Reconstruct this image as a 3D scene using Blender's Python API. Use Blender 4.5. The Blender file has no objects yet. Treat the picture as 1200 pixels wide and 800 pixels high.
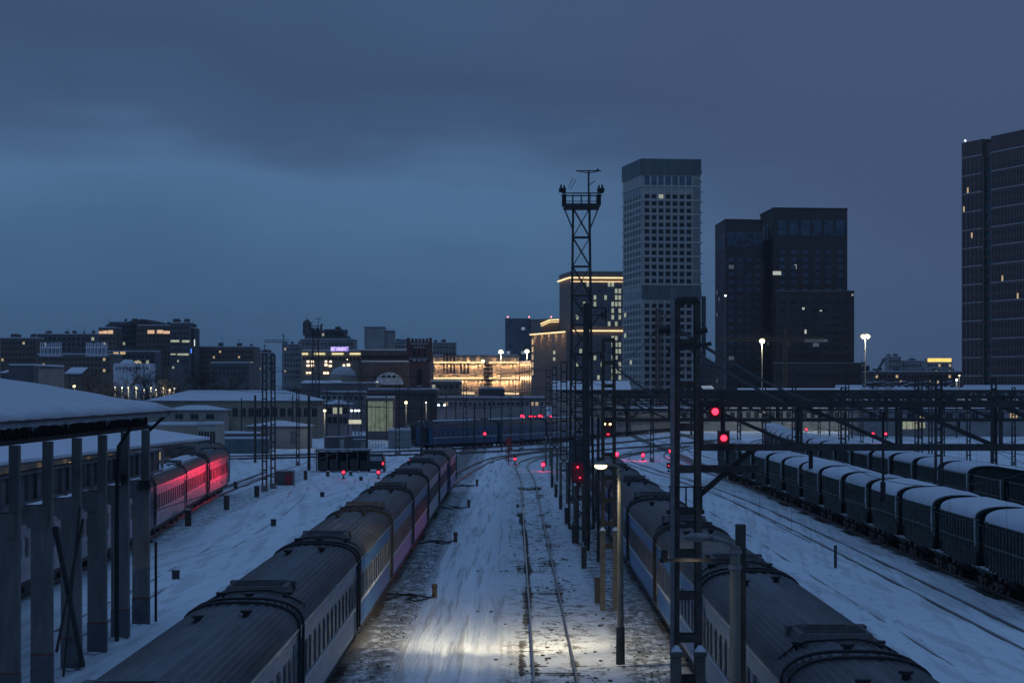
import bpy, math, random
from mathutils import Vector, Matrix, noise
random.seed(7)
HAZE = .00007
R = math.radians
scene = bpy.context.scene
col = scene.collection
# ------------------------------------------------------------------ camera
CX, HY, F, H = 603.0, 453.0, 2800.0, 10.4      # vanishing point, horizon, focal length (px of 1200), eye height
cd = bpy.data.cameras.new('camera'); cam = bpy.data.objects.new('camera', cd); col.objects.link(cam)
cam.location = (0, 0, H); cam.rotation_euler = (R(90), 0, 0)
cd.sensor_width = 36; cd.lens = 36 * F / 1200
cd.shift_x = -(CX - 600) / 1200; cd.shift_y = (HY - 400) / 1200
cd.clip_start = 0.5; cd.clip_end = 9000
scene.camera = cam
# ------------------------------------------------------------------ sky and light (blue hour, overcast)
w = bpy.data.worlds.new('World'); scene.world = w; w.use_nodes = True
nt = w.node_tree; nt.nodes.clear()
def N(t, **k):
    n = nt.nodes.new(t)
    for a, b in k.items(): setattr(n, a, b)
    return n
def L(a, b): nt.links.new(a, b)
def M(op, a, b=None, clamp=False):
    n = N('ShaderNodeMath', operation=op); n.use_clamp = clamp
    for i, v in enumerate((a, b)):
        if v is None: continue
        if isinstance(v, (int, float)): n.inputs[i].default_value = v
        else: L(v, n.inputs[i])
    return n.outputs[0]
def ramp(fac, stops, interp='EASE'):
    n = N('ShaderNodeValToRGB'); cr = n.color_ramp; cr.interpolation = interp
    while len(cr.elements) < len(stops): cr.elements.new(0.5)
    for e, (p, c) in zip(cr.elements, stops):
        e.position = p; e.color = (c[0], c[1], c[2], 1)
    L(fac, n.inputs[0]); return n.outputs[0]
def srgb(r, g, b):
    f = lambda c: (c/255/12.92) if c/255 <= .04045 else ((c/255+.055)/1.055)**2.4
    return (f(r), f(g), f(b))
tc = N('ShaderNodeTexCoord'); sep = N('ShaderNodeSeparateXYZ'); L(tc.outputs['Generated'], sep.inputs[0])
def cloud(sx, sz, scale, det, off):
    cb = N('ShaderNodeCombineXYZ')
    L(M('ADD', M('MULTIPLY', sep.outputs[0], sx), off), cb.inputs[0]); L(sep.outputs[1], cb.inputs[1])
    L(M('MULTIPLY', sep.outputs[2], sz), cb.inputs[2])
    n = N('ShaderNodeTexNoise'); n.inputs['Scale'].default_value = scale; n.inputs['Detail'].default_value = det
    n.inputs['Roughness'].default_value = .5
    L(cb.outputs[0], n.inputs['Vector']); return M('SUBTRACT', n.outputs[0], .5)
big = cloud(6, 17, 1.0, 3, 2.3); fine = cloud(12, 60, 1.6, 5, 5.1)
v = M('MULTIPLY', sep.outputs[2], 6.2)                 # 0 at the horizon, 1 at the top of the frame
v = M('ADD', v, M('MULTIPLY', big, .55)); v = M('ADD', v, M('MULTIPLY', fine, .09))
v = M('ADD', v, M('MULTIPLY', sep.outputs[0], .55), True)
skyb = ramp(v, [(0.0, srgb(63, 93, 128)), (.22, srgb(69, 102, 137)), (.44, srgb(79, 113, 150)), (.60, srgb(65, 89, 123)), (.76, srgb(60, 81, 114)), (1.0, srgb(65, 89, 123))], 'LINEAR')
gx = N('ShaderNodeMapRange'); gx.interpolation_type = 'SMOOTHSTEP'; L(M('ADD', M('ADD', sep.outputs[0], M('MULTIPLY', sep.outputs[2], .5)), M('MULTIPLY', big, .12)), gx.inputs[0]); gx.inputs[1].default_value = .02; gx.inputs[2].default_value = .20
gm = N('ShaderNodeMixRGB'); L(M('MULTIPLY', gx.outputs[0], .85), gm.inputs[0]); L(skyb, gm.inputs[1]); gm.inputs[2].default_value = (*srgb(68, 84, 116), 1); skyl = gm.outputs[0]
up = N('ShaderNodeMapRange'); up.interpolation_type = 'SMOOTHSTEP'; L(sep.outputs[2], up.inputs[0]); up.inputs[1].default_value = .17; up.inputs[2].default_value = .75
zen = N('ShaderNodeMixRGB'); L(up.outputs[0], zen.inputs[0]); L(skyl, zen.inputs[1]); zen.inputs[2].default_value = (.097, .186, .372, 1)
skyc = zen.outputs[0]
nish = N('ShaderNodeTexSky'); nish.sky_type = 'NISHITA'; nish.sun_disc = False
nish.sun_elevation = R(-3); nish.sun_rotation = R(200)
mx = N('ShaderNodeMixRGB', blend_type='ADD'); mx.inputs[0].default_value = .02
L(skyc, mx.inputs[1]); L(nish.outputs[0], mx.inputs[2])
bg = N('ShaderNodeBackground'); bg.inputs[1].default_value = 1.0; L(mx.outputs[0], bg.inputs[0])
wo = N('ShaderNodeOutputWorld'); L(bg.outputs[0], wo.inputs[0])
sd = bpy.data.lights.new('sun', 'SUN'); sd.energy = .02; sd.angle = R(30); sd.color = (.75, .85, 1)
so = bpy.data.objects.new('sun', sd); so.rotation_euler = (R(35), 0, R(-25)); col.objects.link(so)
scene.view_settings.view_transform = 'Standard'; scene.view_settings.look = 'None'
scene.view_settings.exposure = 0; scene.view_settings.gamma = 1
scene.cycles.max_bounces = 5; scene.cycles.diffuse_bounces = 3; scene.cycles.glossy_bounces = 3
scene.cycles.volume_bounces = 0; scene.cycles.sample_clamp_indirect = 3
scene.cycles.caustics_reflective = False; scene.cycles.caustics_refractive = False

# ------------------------------------------------------------------ helpers
def PX(x, d): return (x - CX) * d / F
def PZ(y, d): return H - (y - HY) * d / F
def GD(y): return F * H / (y - HY)
mats = {}
def mat(name, c, rough=.7, metal=0.0, var=.25, scale=1.5, stretch=(1, 1, 1), bump=0.0, emit=None, es=0.0, spec=.5, c2=None, rnd=0.12):
    if name in mats: return mats[name]
    m = bpy.data.materials.new(name); m.use_nodes = True; mats[name] = m
    global nt
    old = nt; nt = m.node_tree; b = nt.nodes['Principled BSDF']
    t = N('ShaderNodeTexCoord'); mp = N('ShaderNodeMapping'); mp.inputs['Scale'].default_value = stretch
    oi = N('ShaderNodeObjectInfo'); ad = N('ShaderNodeVectorMath', operation='ADD')
    sc = N('ShaderNodeVectorMath', operation='SCALE'); sc.inputs['Scale'].default_value = 37.0
    cb = N('ShaderNodeCombineXYZ'); L(oi.outputs['Random'], cb.inputs[0]); L(oi.outputs['Random'], cb.inputs[1])
    L(cb.outputs[0], sc.inputs[0]); L(t.outputs['Object'], mp.inputs[0]); L(mp.outputs[0], ad.inputs[0]); L(sc.outputs[0], ad.inputs[1])
    n1 = N('ShaderNodeTexNoise'); n1.inputs['Scale'].default_value = scale; n1.inputs['Detail'].default_value = 6; n1.inputs['Roughness'].default_value = .65
    L(ad.outputs[0], n1.inputs['Vector'])
    lo = tuple(x * (1 - var) for x in c); hi = tuple(min(1, x * (1 + var)) for x in (c2 or c))
    rc = ramp(n1.outputs[0], [(.32, lo), (.68, hi)], 'LINEAR')
    hs = N('ShaderNodeHueSaturation'); L(rc, hs.inputs['Color'])
    L(M('ADD', M('MULTIPLY', oi.outputs['Random'], rnd * 2), 1 - rnd), hs.inputs['Value'])
    L(hs.outputs[0], b.inputs['Base Color'])
    L(M('ADD', M('MULTIPLY', n1.outputs[0], .3), rough - .15, True), b.inputs['Roughness'])
    b.inputs['Metallic'].default_value = metal; b.inputs['Specular IOR Level'].default_value = spec
    if bump:
        bn = N('ShaderNodeBump'); bn.inputs['Strength'].default_value = min(1, bump); bn.inputs['Distance'].default_value = .05 * max(1, bump)
        L(n1.outputs[0], bn.inputs['Height']); L(bn.outputs[0], b.inputs['Normal'])
    if emit:
        b.inputs['Emission Color'].default_value = (*emit, 1)
        L(M('MULTIPLY', M('ADD', n1.outputs[0], .5), es), b.inputs['Emission Strength'])
    nt = old
    return m

class MB:
    def __init__(s): s.v = []; s.f = []; s.m = []; s.cur = 0
    def poly(s, pts):
        i = len(s.v); s.v += [tuple(p) for p in pts]; s.f.append(tuple(range(i, i + len(pts)))); s.m.append(s.cur)
    def hexa(s, p):     # p: 8 points, bottom 4 ccw then top 4
        i = len(s.v); s.v += [tuple(q) for q in p]
        for f in ((3, 2, 1, 0), (4, 5, 6, 7), (0, 1, 5, 4), (1, 2, 6, 5), (2, 3, 7, 6), (3, 0, 4, 7)):
            s.f.append(tuple(i + k for k in f)); s.m.append(s.cur)
    def box(s, cx, cy, cz, sx, sy, sz, rz=0, taper=1):
        c, n = math.cos(rz), math.sin(rz); pts = []
        for z, t in ((-1, 1), (1, taper)):
            for a, b in ((-1, -1), (1, -1), (1, 1), (-1, 1)):
                x, y = a * sx / 2 * t, b * sy / 2 * t
                pts.append((cx + x * c - y * n, cy + x * n + y * c, cz + z * sz / 2))
        s.hexa(pts)
    def bar(s, p, q, wd, ht=None):
        ht = ht or wd; p = Vector(p); q = Vector(q); d = (q - p)
        if d.length < 1e-6: return
        d.normalize(); up = Vector((0, 0, 1)) if abs(d.z) < .95 else Vector((1, 0, 0))
        a = d.cross(up).normalized(); b = a.cross(d)
        pts = [e + a * (sx * wd / 2) + b * (sy * ht / 2) for e in (p, q) for sx, sy in ((-1, -1), (1, -1), (1, 1), (-1, 1))]
        s.hexa(pts)
    def tube(s, pts, r, n=8, r2=None, cap=True):
        pts = [Vector(p) for p in pts]; k = len(pts); base = len(s.v)
        for j, p in enumerate(pts):
            d = (pts[min(j + 1, k - 1)] - pts[max(j - 1, 0)]).normalized()
            up = Vector((0, 0, 1)) if abs(d.z) < .9 else Vector((1, 0, 0))
            a = d.cross(up).normalized(); b = a.cross(d)
            rr = r if r2 is None else r + (r2 - r) * j / (k - 1)
            for i in range(n):
                t = 2 * math.pi * i / n; s.v.append(tuple(p + a * rr * math.cos(t) + b * rr * math.sin(t)))
        for j in range(k - 1):
            for i in range(n):
                i2 = (i + 1) % n
                s.f.append((base + j * n + i, base + j * n + i2, base + (j + 1) * n + i2, base + (j + 1) * n + i)); s.m.append(s.cur)
        if cap:
            s.f.append(tuple(base + i for i in range(n))[::-1]); s.m.append(s.cur)
            s.f.append(tuple(base + (k - 1) * n + i for i in range(n))); s.m.append(s.cur)
    def extrude(s, prof, y0, y1, cap=True):   # prof: list of (x,z), extruded along y
        i = len(s.v); n = len(prof)
        s.v += [(x, y0, z) for x, z in prof] + [(x, y1, z) for x, z in prof]
        for k in range(n):
            k2 = (k + 1) % n; s.f.append((i + k, i + k2, i + n + k2, i + n + k)); s.m.append(s.cur)
        if cap:
            s.f.append(tuple(i + k for k in range(n))[::-1]); s.m.append(s.cur)
            s.f.append(tuple(i + n + k for k in range(n))); s.m.append(s.cur)
    def sphere(s, c, r, n=10, sc=(1, 1, 1)):
        i = len(s.v); rings = n // 2 + 1
        for a in range(rings + 1):
            th = math.pi * a / rings
            for b in range(n):
                ph = 2 * math.pi * b / n
                s.v.append((c[0] + r * sc[0] * math.sin(th) * math.cos(ph), c[1] + r * sc[1] * math.sin(th) * math.sin(ph), c[2] + r * sc[2] * math.cos(th)))
        for a in range(rings):
            for b in range(n):
                b2 = (b + 1) % n
                s.f.append((i + a * n + b, i + (a + 1) * n + b, i + (a + 1) * n + b2, i + a * n + b2)); s.m.append(s.cur)
    def mesh(s, name, ms, org=(0, 0, 0), smooth=False):
        me = bpy.data.meshes.new(name)
        o = org; me.from_pydata([(x - o[0], y - o[1], z - o[2]) for x, y, z in s.v], [], s.f)
        for m in (ms if isinstance(ms, (list, tuple)) else [ms]): me.materials.append(m)
        for p, k in zip(me.polygons, s.m): p.material_index = k
        if smooth:
            for p in me.polygons: p.use_smooth = True
        me.update(); return me
    def build(s, name, ms, parent=None, world=False, smooth=False):
        org = tuple(parent.location) if (parent and world) else (0, 0, 0)
        o = bpy.data.objects.new(name, s.mesh(name, ms, org, smooth)); col.objects.link(o)
        if parent: o.parent = parent
        return o
def link_mesh(name, me, parent, loc, rz=0):
    o = bpy.data.objects.new(name, me); col.objects.link(o); o.parent = parent; o.location = loc; o.rotation_euler = (0, 0, rz); return o
def tag(o, label=None, cat=None, group=None, kind=None):
    if label: o['label'] = label
    if cat: o['category'] = cat
    if group: o['group'] = group
    if kind: o['kind'] = kind
    return o
def empty(name, loc, label, cat, group=None, rz=0):
    o = bpy.data.objects.new(name, None); col.objects.link(o); o.location = loc; o.rotation_euler = (0, 0, rz); o.empty_display_size = .3
    return tag(o, label, cat, group)
def copy_tree(o, parent=None):
    c = o.copy(); col.objects.link(c)
    if parent: c.parent = parent
    for ch in KIDS.get(o, list(o.children)): copy_tree(ch, c)
    return c
KIDS = {}
def light(kind, parent, loc, energy, color, size=.1, rot=None, spot=None, name='lamp_light', sizey=None):
    l = bpy.data.lights.new(name, kind); l.energy = energy; l.color = color
    if kind == 'AREA':
        l.shape = 'RECTANGLE'; l.size = size; l.size_y = sizey or size
    else: l.shadow_soft_size = size
    if spot: l.spot_size = R(spot); l.spot_blend = 1.0
    o = bpy.data.objects.new(name, l); col.objects.link(o); o.parent = parent; o.location = loc
    if rot is not None: o.rotation_euler = rot
    return o
def aim(src, dst):
    return (Vector(dst) - Vector(src)).to_track_quat('-Z', 'Y').to_euler()
ORD = 'nearest second third fourth fifth sixth seventh eighth ninth tenth eleventh twelfth thirteenth fourteenth fifteenth sixteenth seventeenth eighteenth nineteenth twentieth'.split()

# ------------------------------------------------------------------ materials
SNOW = mat('snow', (.66, .69, .74), .75, var=.06, scale=.8, bump=.5, spec=.3)
SNOWD = mat('snow_dirty', (.50, .51, .53), .8, var=.3, scale=2.5, bump=.5, spec=.3)
STEEL = mat('mast_steel', (.042, .042, .040), .65, .1, var=.45, scale=3)
STEELG = mat('galvanised_steel', (.20, .205, .21), .5, .4, var=.3, scale=4)
RUSTY = mat('painted_mast', (.046, .046, .042), .75, .0, var=.5, scale=4, c2=(.06, .052, .042))
CONC = mat('concrete', (.19, .185, .18), .85, var=.3, scale=2.5, stretch=(1, 1, .25), bump=.3)
CONCY = mat('pier_concrete', (.13, .128, .11), .85, var=.3, scale=3, bump=.3)
BLACK = mat('black_rubber', (.02, .02, .022), .6, var=.4, scale=6)
RAILM = mat('rail_steel', (.10, .085, .075), .45, .6, var=.4, scale=5)
RAILT = mat('rail_top', (.36, .35, .34), .38, 1.0, var=.2, scale=6)
GLASS = mat('dark_glass', (.015, .02, .026), .4, 0, var=.3, scale=.7, spec=.35)
GLASSB = mat('blue_glass', (.10, .15, .20), .3, .7, var=.4, scale=.4, spec=.9)
LITW = mat('lit_window_warm', (.5, .4, .2), .5, emit=(1, .70, .34), es=.55, var=.3, scale=.6)
LITG = mat('lit_window_pale', (.4, .4, .3), .5, emit=(.86, .92, .62), es=.38, var=.3, scale=.6)
LITO = mat('lit_window_orange', (.5, .3, .2), .5, emit=(1, .62, .36), es=.7, var=.3, scale=.6)
LITD = mat('dim_lit_interior', (.3, .28, .2), .5, emit=(1, .76, .42), es=.30, var=.5, scale=.35)
LITGR = mat('dim_green_interior', (.3, .3, .2), .5, emit=(.74, .86, .50), es=.10, var=.5, scale=.9)
REDL = mat('red_lens', (.5, .02, .03), .3, emit=(1, .018, .045), es=5.5, var=.1, rnd=0)
YELL = mat('amber_lens', (.5, .3, .05), .3, emit=(1, .62, .16), es=12, var=.1, rnd=0)
LAMPM = mat('warm_lamp_glass', (.8, .75, .5), .3, emit=(1, .86, .48), es=2.6, var=.1, rnd=0)
LAMPG = mat('greenish_lamp_glass', (.8, .8, .5), .3, emit=(1, .82, .36), es=2.4, var=.1, rnd=0)
LAMPW = mat('white_lamp_glass', (.8, .8, .8), .3, emit=(.92, .97, 1), es=3, var=.1, rnd=0)
STRIP = mat('warm_light_strip', (.8, .7, .5), .4, emit=(1, .68, .30), es=1.5, var=.15, scale=.3, rnd=0)
STRIPY = mat('yellow_light_strip', (.8, .7, .3), .4, emit=(1, .66, .12), es=1.1, var=.4, scale=.3, rnd=0)
SIGNM = mat('violet_sign_face', (.7, .6, .9), .4, emit=(.70, .58, 1), es=1.4, var=.1, rnd=0)
TWIG = mat('bare_twigs', (.05, .042, .038), .9, var=.3)

# ------------------------------------------------------------------ ground
def ground_material():
    global nt
    m = bpy.data.materials.new('snowy_yard_ground'); m.use_nodes = True; nt = m.node_tree
    b = nt.nodes['Principled BSDF']; geo = N('ShaderNodeNewGeometry'); sp = N('ShaderNodeSeparateXYZ'); L(geo.outputs['Position'], sp.inputs[0])
    X, Y = sp.outputs[0], sp.outputs[1]
    def noi(sx, sy, det=6, rough=.6, off=0):
        cb = N('ShaderNodeCombineXYZ'); L(M('ADD', M('MULTIPLY', X, sx), off), cb.inputs[0]); L(M('MULTIPLY', Y, sy), cb.inputs[1])
        n = N('ShaderNodeTexNoise'); n.inputs['Scale'].default_value = 1; n.inputs['Detail'].default_value = det; n.inputs['Roughness'].default_value = rough
        L(cb.outputs[0], n.inputs['Vector']); return n.outputs[0]
    def band(c, half, soft):    # 1 inside, 0 outside
        n = N('ShaderNodeMapRange'); n.interpolation_type = 'SMOOTHSTEP'
        L(M('ABSOLUTE', M('SUBTRACT', X, c)), n.inputs[0]); n.inputs[1].default_value = half; n.inputs[2].default_value = half + soft
        n.inputs[3].default_value = 1; n.inputs[4].default_value = 0; return n.outputs[0]
    def step(val, a, c):
        n = N('ShaderNodeMapRange'); n.interpolation_type = 'SMOOTHSTEP'; L(val, n.inputs[0]); n.inputs[1].default_value = a; n.inputs[2].default_value = c; return n.outputs[0]
    large = noi(.05, .03, 4); med = noi(.6, .35, 6, .7); fine = noi(3.2, 1.6, 6, .75, 11)
    clod = noi(1.5, .75, 7, .78, 4); streak = noi(2.6, .05, 5, .6, 31); streak2 = noi(.9, .035, 3, .5, 77)
    # dirt masks
    def dirt(c, half, soft, thr, amt):
        return M('MULTIPLY', M('MULTIPLY', band(c, half, soft), step(M('ADD', M('MULTIPLY', clod, .7), M('MULTIPLY', fine, .3)), thr, thr + .09)), amt)
    patch = noi(.22, .09, 3, .5, 55)
    d = M('MULTIPLY', dirt(1.6, 1.4, 1.4, .485, .88), step(patch, .38, .58))
    spk = noi(5.5, 2.2, 4, .7, 140)
    d = M('MAXIMUM', d, M('MULTIPLY', M('MULTIPLY', step(spk, .66, .72), step(patch, .46, .60)), .7))
    for a in (dirt(-5.6, .6, .9, .43, .8), dirt(5.3, .8, 1.0, .44, .8), dirt(15.6, 1.9, 1.8, .545, .85), dirt(25, .65, .5, .34, .9),
              dirt(11.8, 1.2, 1.5, .59, .6), dirt(36.5, .8, .5, .34, .9), dirt(-7.5, 1.0, .8, .36, .85), dirt(7.6, 1.0, .8, .36, .85),
              dirt(-25.4, 1.6, .8, .46, .6), dirt(-13, 1.0, 4, .60, .6), dirt(-19, 1.2, 2, .60, .6)):
        d = M('MAXIMUM', d, a)
    road = band(-1.9, 2.4, 1.0)
    bend = M('ADD', X, M('MULTIPLY', M('SINE', M('MULTIPLY', Y, .021)), 2.2))
    def rut(sx, sy, off, slope):
        cb = N('ShaderNodeCombineXYZ'); L(M('ADD', M('MULTIPLY', M('ADD', bend, M('MULTIPLY', Y, slope)), sx), off), cb.inputs[0]); L(M('MULTIPLY', Y, sy), cb.inputs[1])
        n = N('ShaderNodeTexNoise'); n.inputs['Scale'].default_value = 1; n.inputs['Detail'].default_value = 3; n.inputs['Roughness'].default_value = .45
        L(cb.outputs[0], n.inputs['Vector']); return n.outputs[0]
    ruts = M('MULTIPLY', M('ADD', rut(1.1, .02, 3, .10), rut(1.7, .03, 40, -.06)), .5)
    open_ = M('SUBTRACT', 1, band(-1.5, 6.0, 2.0))
    tyre = M('MULTIPLY', road, step(streak, .50, .62))
    grey = M('MAXIMUM', M('MULTIPLY', tyre, .55), M('MULTIPLY', step(med, .52, .72), .16))
    grey = M('MAXIMUM', grey, M('MULTIPLY', M('MULTIPLY', step(ruts, .50, .56), open_), .30))
    grey = M('MAXIMUM', grey, M('MULTIPLY', step(streak2, .52, .68), .14))
    grey = M('MAXIMUM', grey, M('MULTIPLY', band(1.5, 2.3, 1.5), .20))
    mx1 = N('ShaderNodeMixRGB'); mx1.inputs[1].default_value = (.84, .91, .95, 1); mx1.inputs[2].default_value = (.30, .29, .28, 1); L(grey, mx1.inputs[0])
    dc = ramp(fine, [(.3, (.045, .04, .035)), (.7, (.15, .13, .105))], 'LINEAR')
    mx2 = N('ShaderNodeMixRGB'); L(d, mx2.inputs[0]); L(mx1.outputs[0], mx2.inputs[1]); L(dc, mx2.inputs[2])
    mx3 = N('ShaderNodeMixRGB'); mx3.blend_type = 'MULTIPLY'; mx3.inputs[0].default_value = .22; L(mx2.outputs[0], mx3.inputs[1])
    L(ramp(large, [(.35, (.75, .75, .76)), (.65, (1, 1, 1))], 'LINEAR'), mx3.inputs[2]); L(mx3.outputs[0], b.inputs['Base Color'])
    b.inputs['Roughness'].default_value = .8; b.inputs['Specular IOR Level'].default_value = .25
    hgt = M('ADD', M('MULTIPLY', med, .8), M('MULTIPLY', fine, .22))
    hgt = M('ADD', hgt, M('MULTIPLY', M('MULTIPLY', streak, M('ADD', M('MULTIPLY', road, .8), .25)), 1.3))
    hgt = M('ADD', hgt, M('MULTIPLY', M('MULTIPLY', clod, M('MAXIMUM', band(2.2, 3.2, 1), .15)), .9))
    hgt = M('ADD', hgt, M('MULTIPLY', M('MULTIPLY', ruts, open_), 3.0))
    bn = N('ShaderNodeBump'); bn.inputs['Strength'].default_value = .55; bn.inputs['Distance'].default_value = .22
    L(hgt, bn.inputs['Height']); L(bn.outputs[0], b.inputs['Normal'])
    nt = w.node_tree
    return m
GM = ground_material()
g = MB()
xs = [-3500, -900, -300, -80, -45] + [-40 + 1.0 * i for i in range(17)] + [-23.5 + .25 * i for i in range(122)] + [7 + .6 * i for i in range(22)] + [20.5 + 1.0 * i for i in range(31)] + [60, 120, 400, 1200, 3500]
ys = [-60, 20, 45] + [60 + 1.0 * i for i in range(140)] + [200 + 2.0 * i for i in range(120)] + [500, 700, 1200, 2500, 6000]
rut_paths = [(-3.6, .5, .031, 0), (-1.9, .35, .045, 2), (-.6, .6, .026, 4), (-2.8, .9, .018, 1), (-10.5, 1.2, .017, 3), (-12.5, 2.0, .013, .5), (-15.0, 1.0, .022, 2.2), (-17.5, 2.5, .011, 1.3), (-20, 1.5, .019, 5), (11.2, .8, .02, 1), (12.6, 1.2, .015, 4)]
def gz(x, y):
    if x < -39 or x > 50 or y < 60 or y > 438: return 0.0
    z = -.06 + .09 * noise.noise(Vector((x * .25, y * .12, 0))) + .045 * noise.noise(Vector((x * .9, y * .3, 3))) + .02 * noise.noise(Vector((x * 2.4, y * .9, 8)))
    if x < 5 or x > 9:
        for a, b, w_, ph_ in rut_paths:
            xc = a + b * math.sin(y * w_ + ph_)
            for o in (-.8, .8):
                u = x - xc - o
                if -1 < u < 1: z += -.075 * math.exp(-(u / .16) ** 2) + .035 * math.exp(-((abs(u) - .36) / .16) ** 2)
    for t in (MT_, 20.9):
        u = abs(abs(x - t) - .76)
        if u < .5 and y < 260: z += -.05 * math.exp(-(u / .12) ** 2)
    return z
MT_ = 1.45
for yy in ys:
    for xx in xs: g.v.append((xx, yy, min(.05 if xx < 0 else .02, gz(xx, yy))))
nx = len(xs)
for j in range(len(ys) - 1):
    for i in range(nx - 1):
        g.f.append((j * nx + i, j * nx + i + 1, (j + 1) * nx + i + 1, (j + 1) * nx + i)); g.m.append(0)
tag(g.build('snow_ground', GM, smooth=True), kind='structure')

# tracks: two rails swept along a centre line
def smooth_path(pts, step=4.0):
    out = []
    P = [Vector((p[0], p[1], 0)) for p in pts]; P = [P[0] * 2 - P[1]] + P + [P[-1] * 2 - P[-2]]
    for i in range(1, len(P) - 2):
        n = max(2, int((P[i + 1] - P[i]).length / step))
        for k in range(n):
            t = k / n; a, b, c, d = P[i - 1], P[i], P[i + 1], P[i + 2]
            out.append(.5 * ((2 * b) + (c - a) * t + (2 * a - 5 * b + 4 * c - d) * t * t + (3 * b - a - 3 * c + d) * t ** 3))
    out.append(P[-2]); return out
def track(pts, ztop=.16, name='railway_track', wid=.075, step=4.0):
    p = smooth_path(pts, step); mb = MB()
    for sgn in (-1, 1):
        for k in range(len(p) - 1):
            def off(i, o):
                dd = (p[min(i + 1, len(p) - 1)] - p[max(i - 1, 0)]).normalized(); nn = Vector((dd.y, -dd.x, 0)); return p[i] + nn * o
            for (o, hw, z0, z1, mi) in ((sgn * .76, .045, -.15, ztop - .03, 0), (sgn * .76, wid / 2, ztop - .028, ztop, 1)):
                a0, a1, b0, b1 = off(k, o - hw), off(k, o + hw), off(k + 1, o - hw), off(k + 1, o + hw)
                mb.cur = mi
                mb.hexa([(a0.x, a0.y, z0), (a1.x, a1.y, z0), (b1.x, b1.y, z0), (b0.x, b0.y, z0), (a0.x, a0.y, z1), (a1.x, a1.y, z1), (b1.x, b1.y, z1), (b0.x, b0.y, z1)])
    return tag(mb.build(name, [RAILM, RAILT]), kind='structure')
LT, MT, RT, HT1, HT2 = -7.55, 1.45, 7.6, 25.0, 36.6
track([(LT, 40), (LT, 190), (LT + .2, 242), (LT + 2, 300), (-2, 350), (7, 395)])
track([(MT, 40), (MT, 180), (MT, 260), (MT - .35, 292), (.9, 312), (1.9, 335), (5, 358), (12, 385), (26, 425), (44, 480)], .11)
track([(RT, 30), (RT, 170), (RT, 240), (RT + 1, 290), (14, 345), (30, 420)])
track([(20.9, 60), (21.0, 170), (20.0, 240), (17, 300), (16, 350), (24, 410), (44, 470)], .035)
track([(HT1, 60), (HT1, 200), (HT1 - .3, 262), (23, 320), (24, 370), (34, 430)], .11)
track([(HT2, 120), (HT2 - .4, 250), (HT2 + .5, 330), (HT2 + 6, 430), (60, 520)], .16)
track([(15.7, 60), (15.7, 130), (15.6, 200), (14, 280), (12, 330), (15, 370), (30, 425)], -.045)
BT = [(-46, 352), (-30, 368), (-15.4, 390), (-2, 418), (8.5, 450), (19, 492), (33, 545), (52, 610)]
track(BT)
track([(-60, 330), (-30, 352), (-10, 372), (6, 402), (20, 445), (40, 520)])
track([(-25.2, 90), (-25.25, 135), (-25.6, 160), (-27.0, 185), (-28.3, 210), (-29.0, 235), (-29.5, 290)])
track([(-13, 70), (-13.5, 150), (-15, 220), (-19, 290), (-30, 360)], -.05)
track([(-19, 100), (-19, 150), (-20.5, 220), (-26, 300)], -.05)
track([(48, 120), (48, 250), (56, 420)], .12); track([(56, 140), (56, 260), (66, 430)], .12)

def sleepers(x, y0, y1, top, name='railway_sleepers'):
    mb = MB(); rr = random.Random(int(x * 10) + 400); y = y0
    while y < y1: mb.box(x + rr.uniform(-.04, .04), y, top - .08 + rr.uniform(-.02, .02), 2.6, .25, .16); y += .56
    tag(mb.build(name, mat('sleeper', (.085, .078, .07), .9, var=.4, scale=4)), kind='structure')
sleepers(MT, 60, 250, -.085); sleepers(HT1, 60, 230, -.05); sleepers(RT, 50, 200, -.06); sleepers(LT, 50, 200, -.06)
# lumps of ballast and frozen dirt between the rails, too many to count
mb = MB()
for k in range(520):
    y = 78 + 190 * random.random() ** 1.3; x = MT + random.gauss(.25, 1.25)
    if abs(abs(x - MT) - .76) < .1 or noise.noise(Vector((x * .4, y * .16, 9))) < -.05: continue
    r = random.uniform(.03, .09); mb.sphere((x, y, -.02), r, 5, (1.3, 1.6, .5))
for k in range(1500):
    y = 66 + 140 * random.random(); x = random.choice((-5.3, 5.0)) + random.gauss(0, .45)
    mb.sphere((x, y, -.03), random.uniform(.015, .055), 5, (1.2, 1.8, .5))
tag(mb.build('ballast_lumps', mat('ballast', (.09, .08, .065), .95, var=.5, scale=6)), 'dark lumps of ballast and frozen dirt showing through the snow between the rails', 'gravel', kind='stuff')

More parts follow.
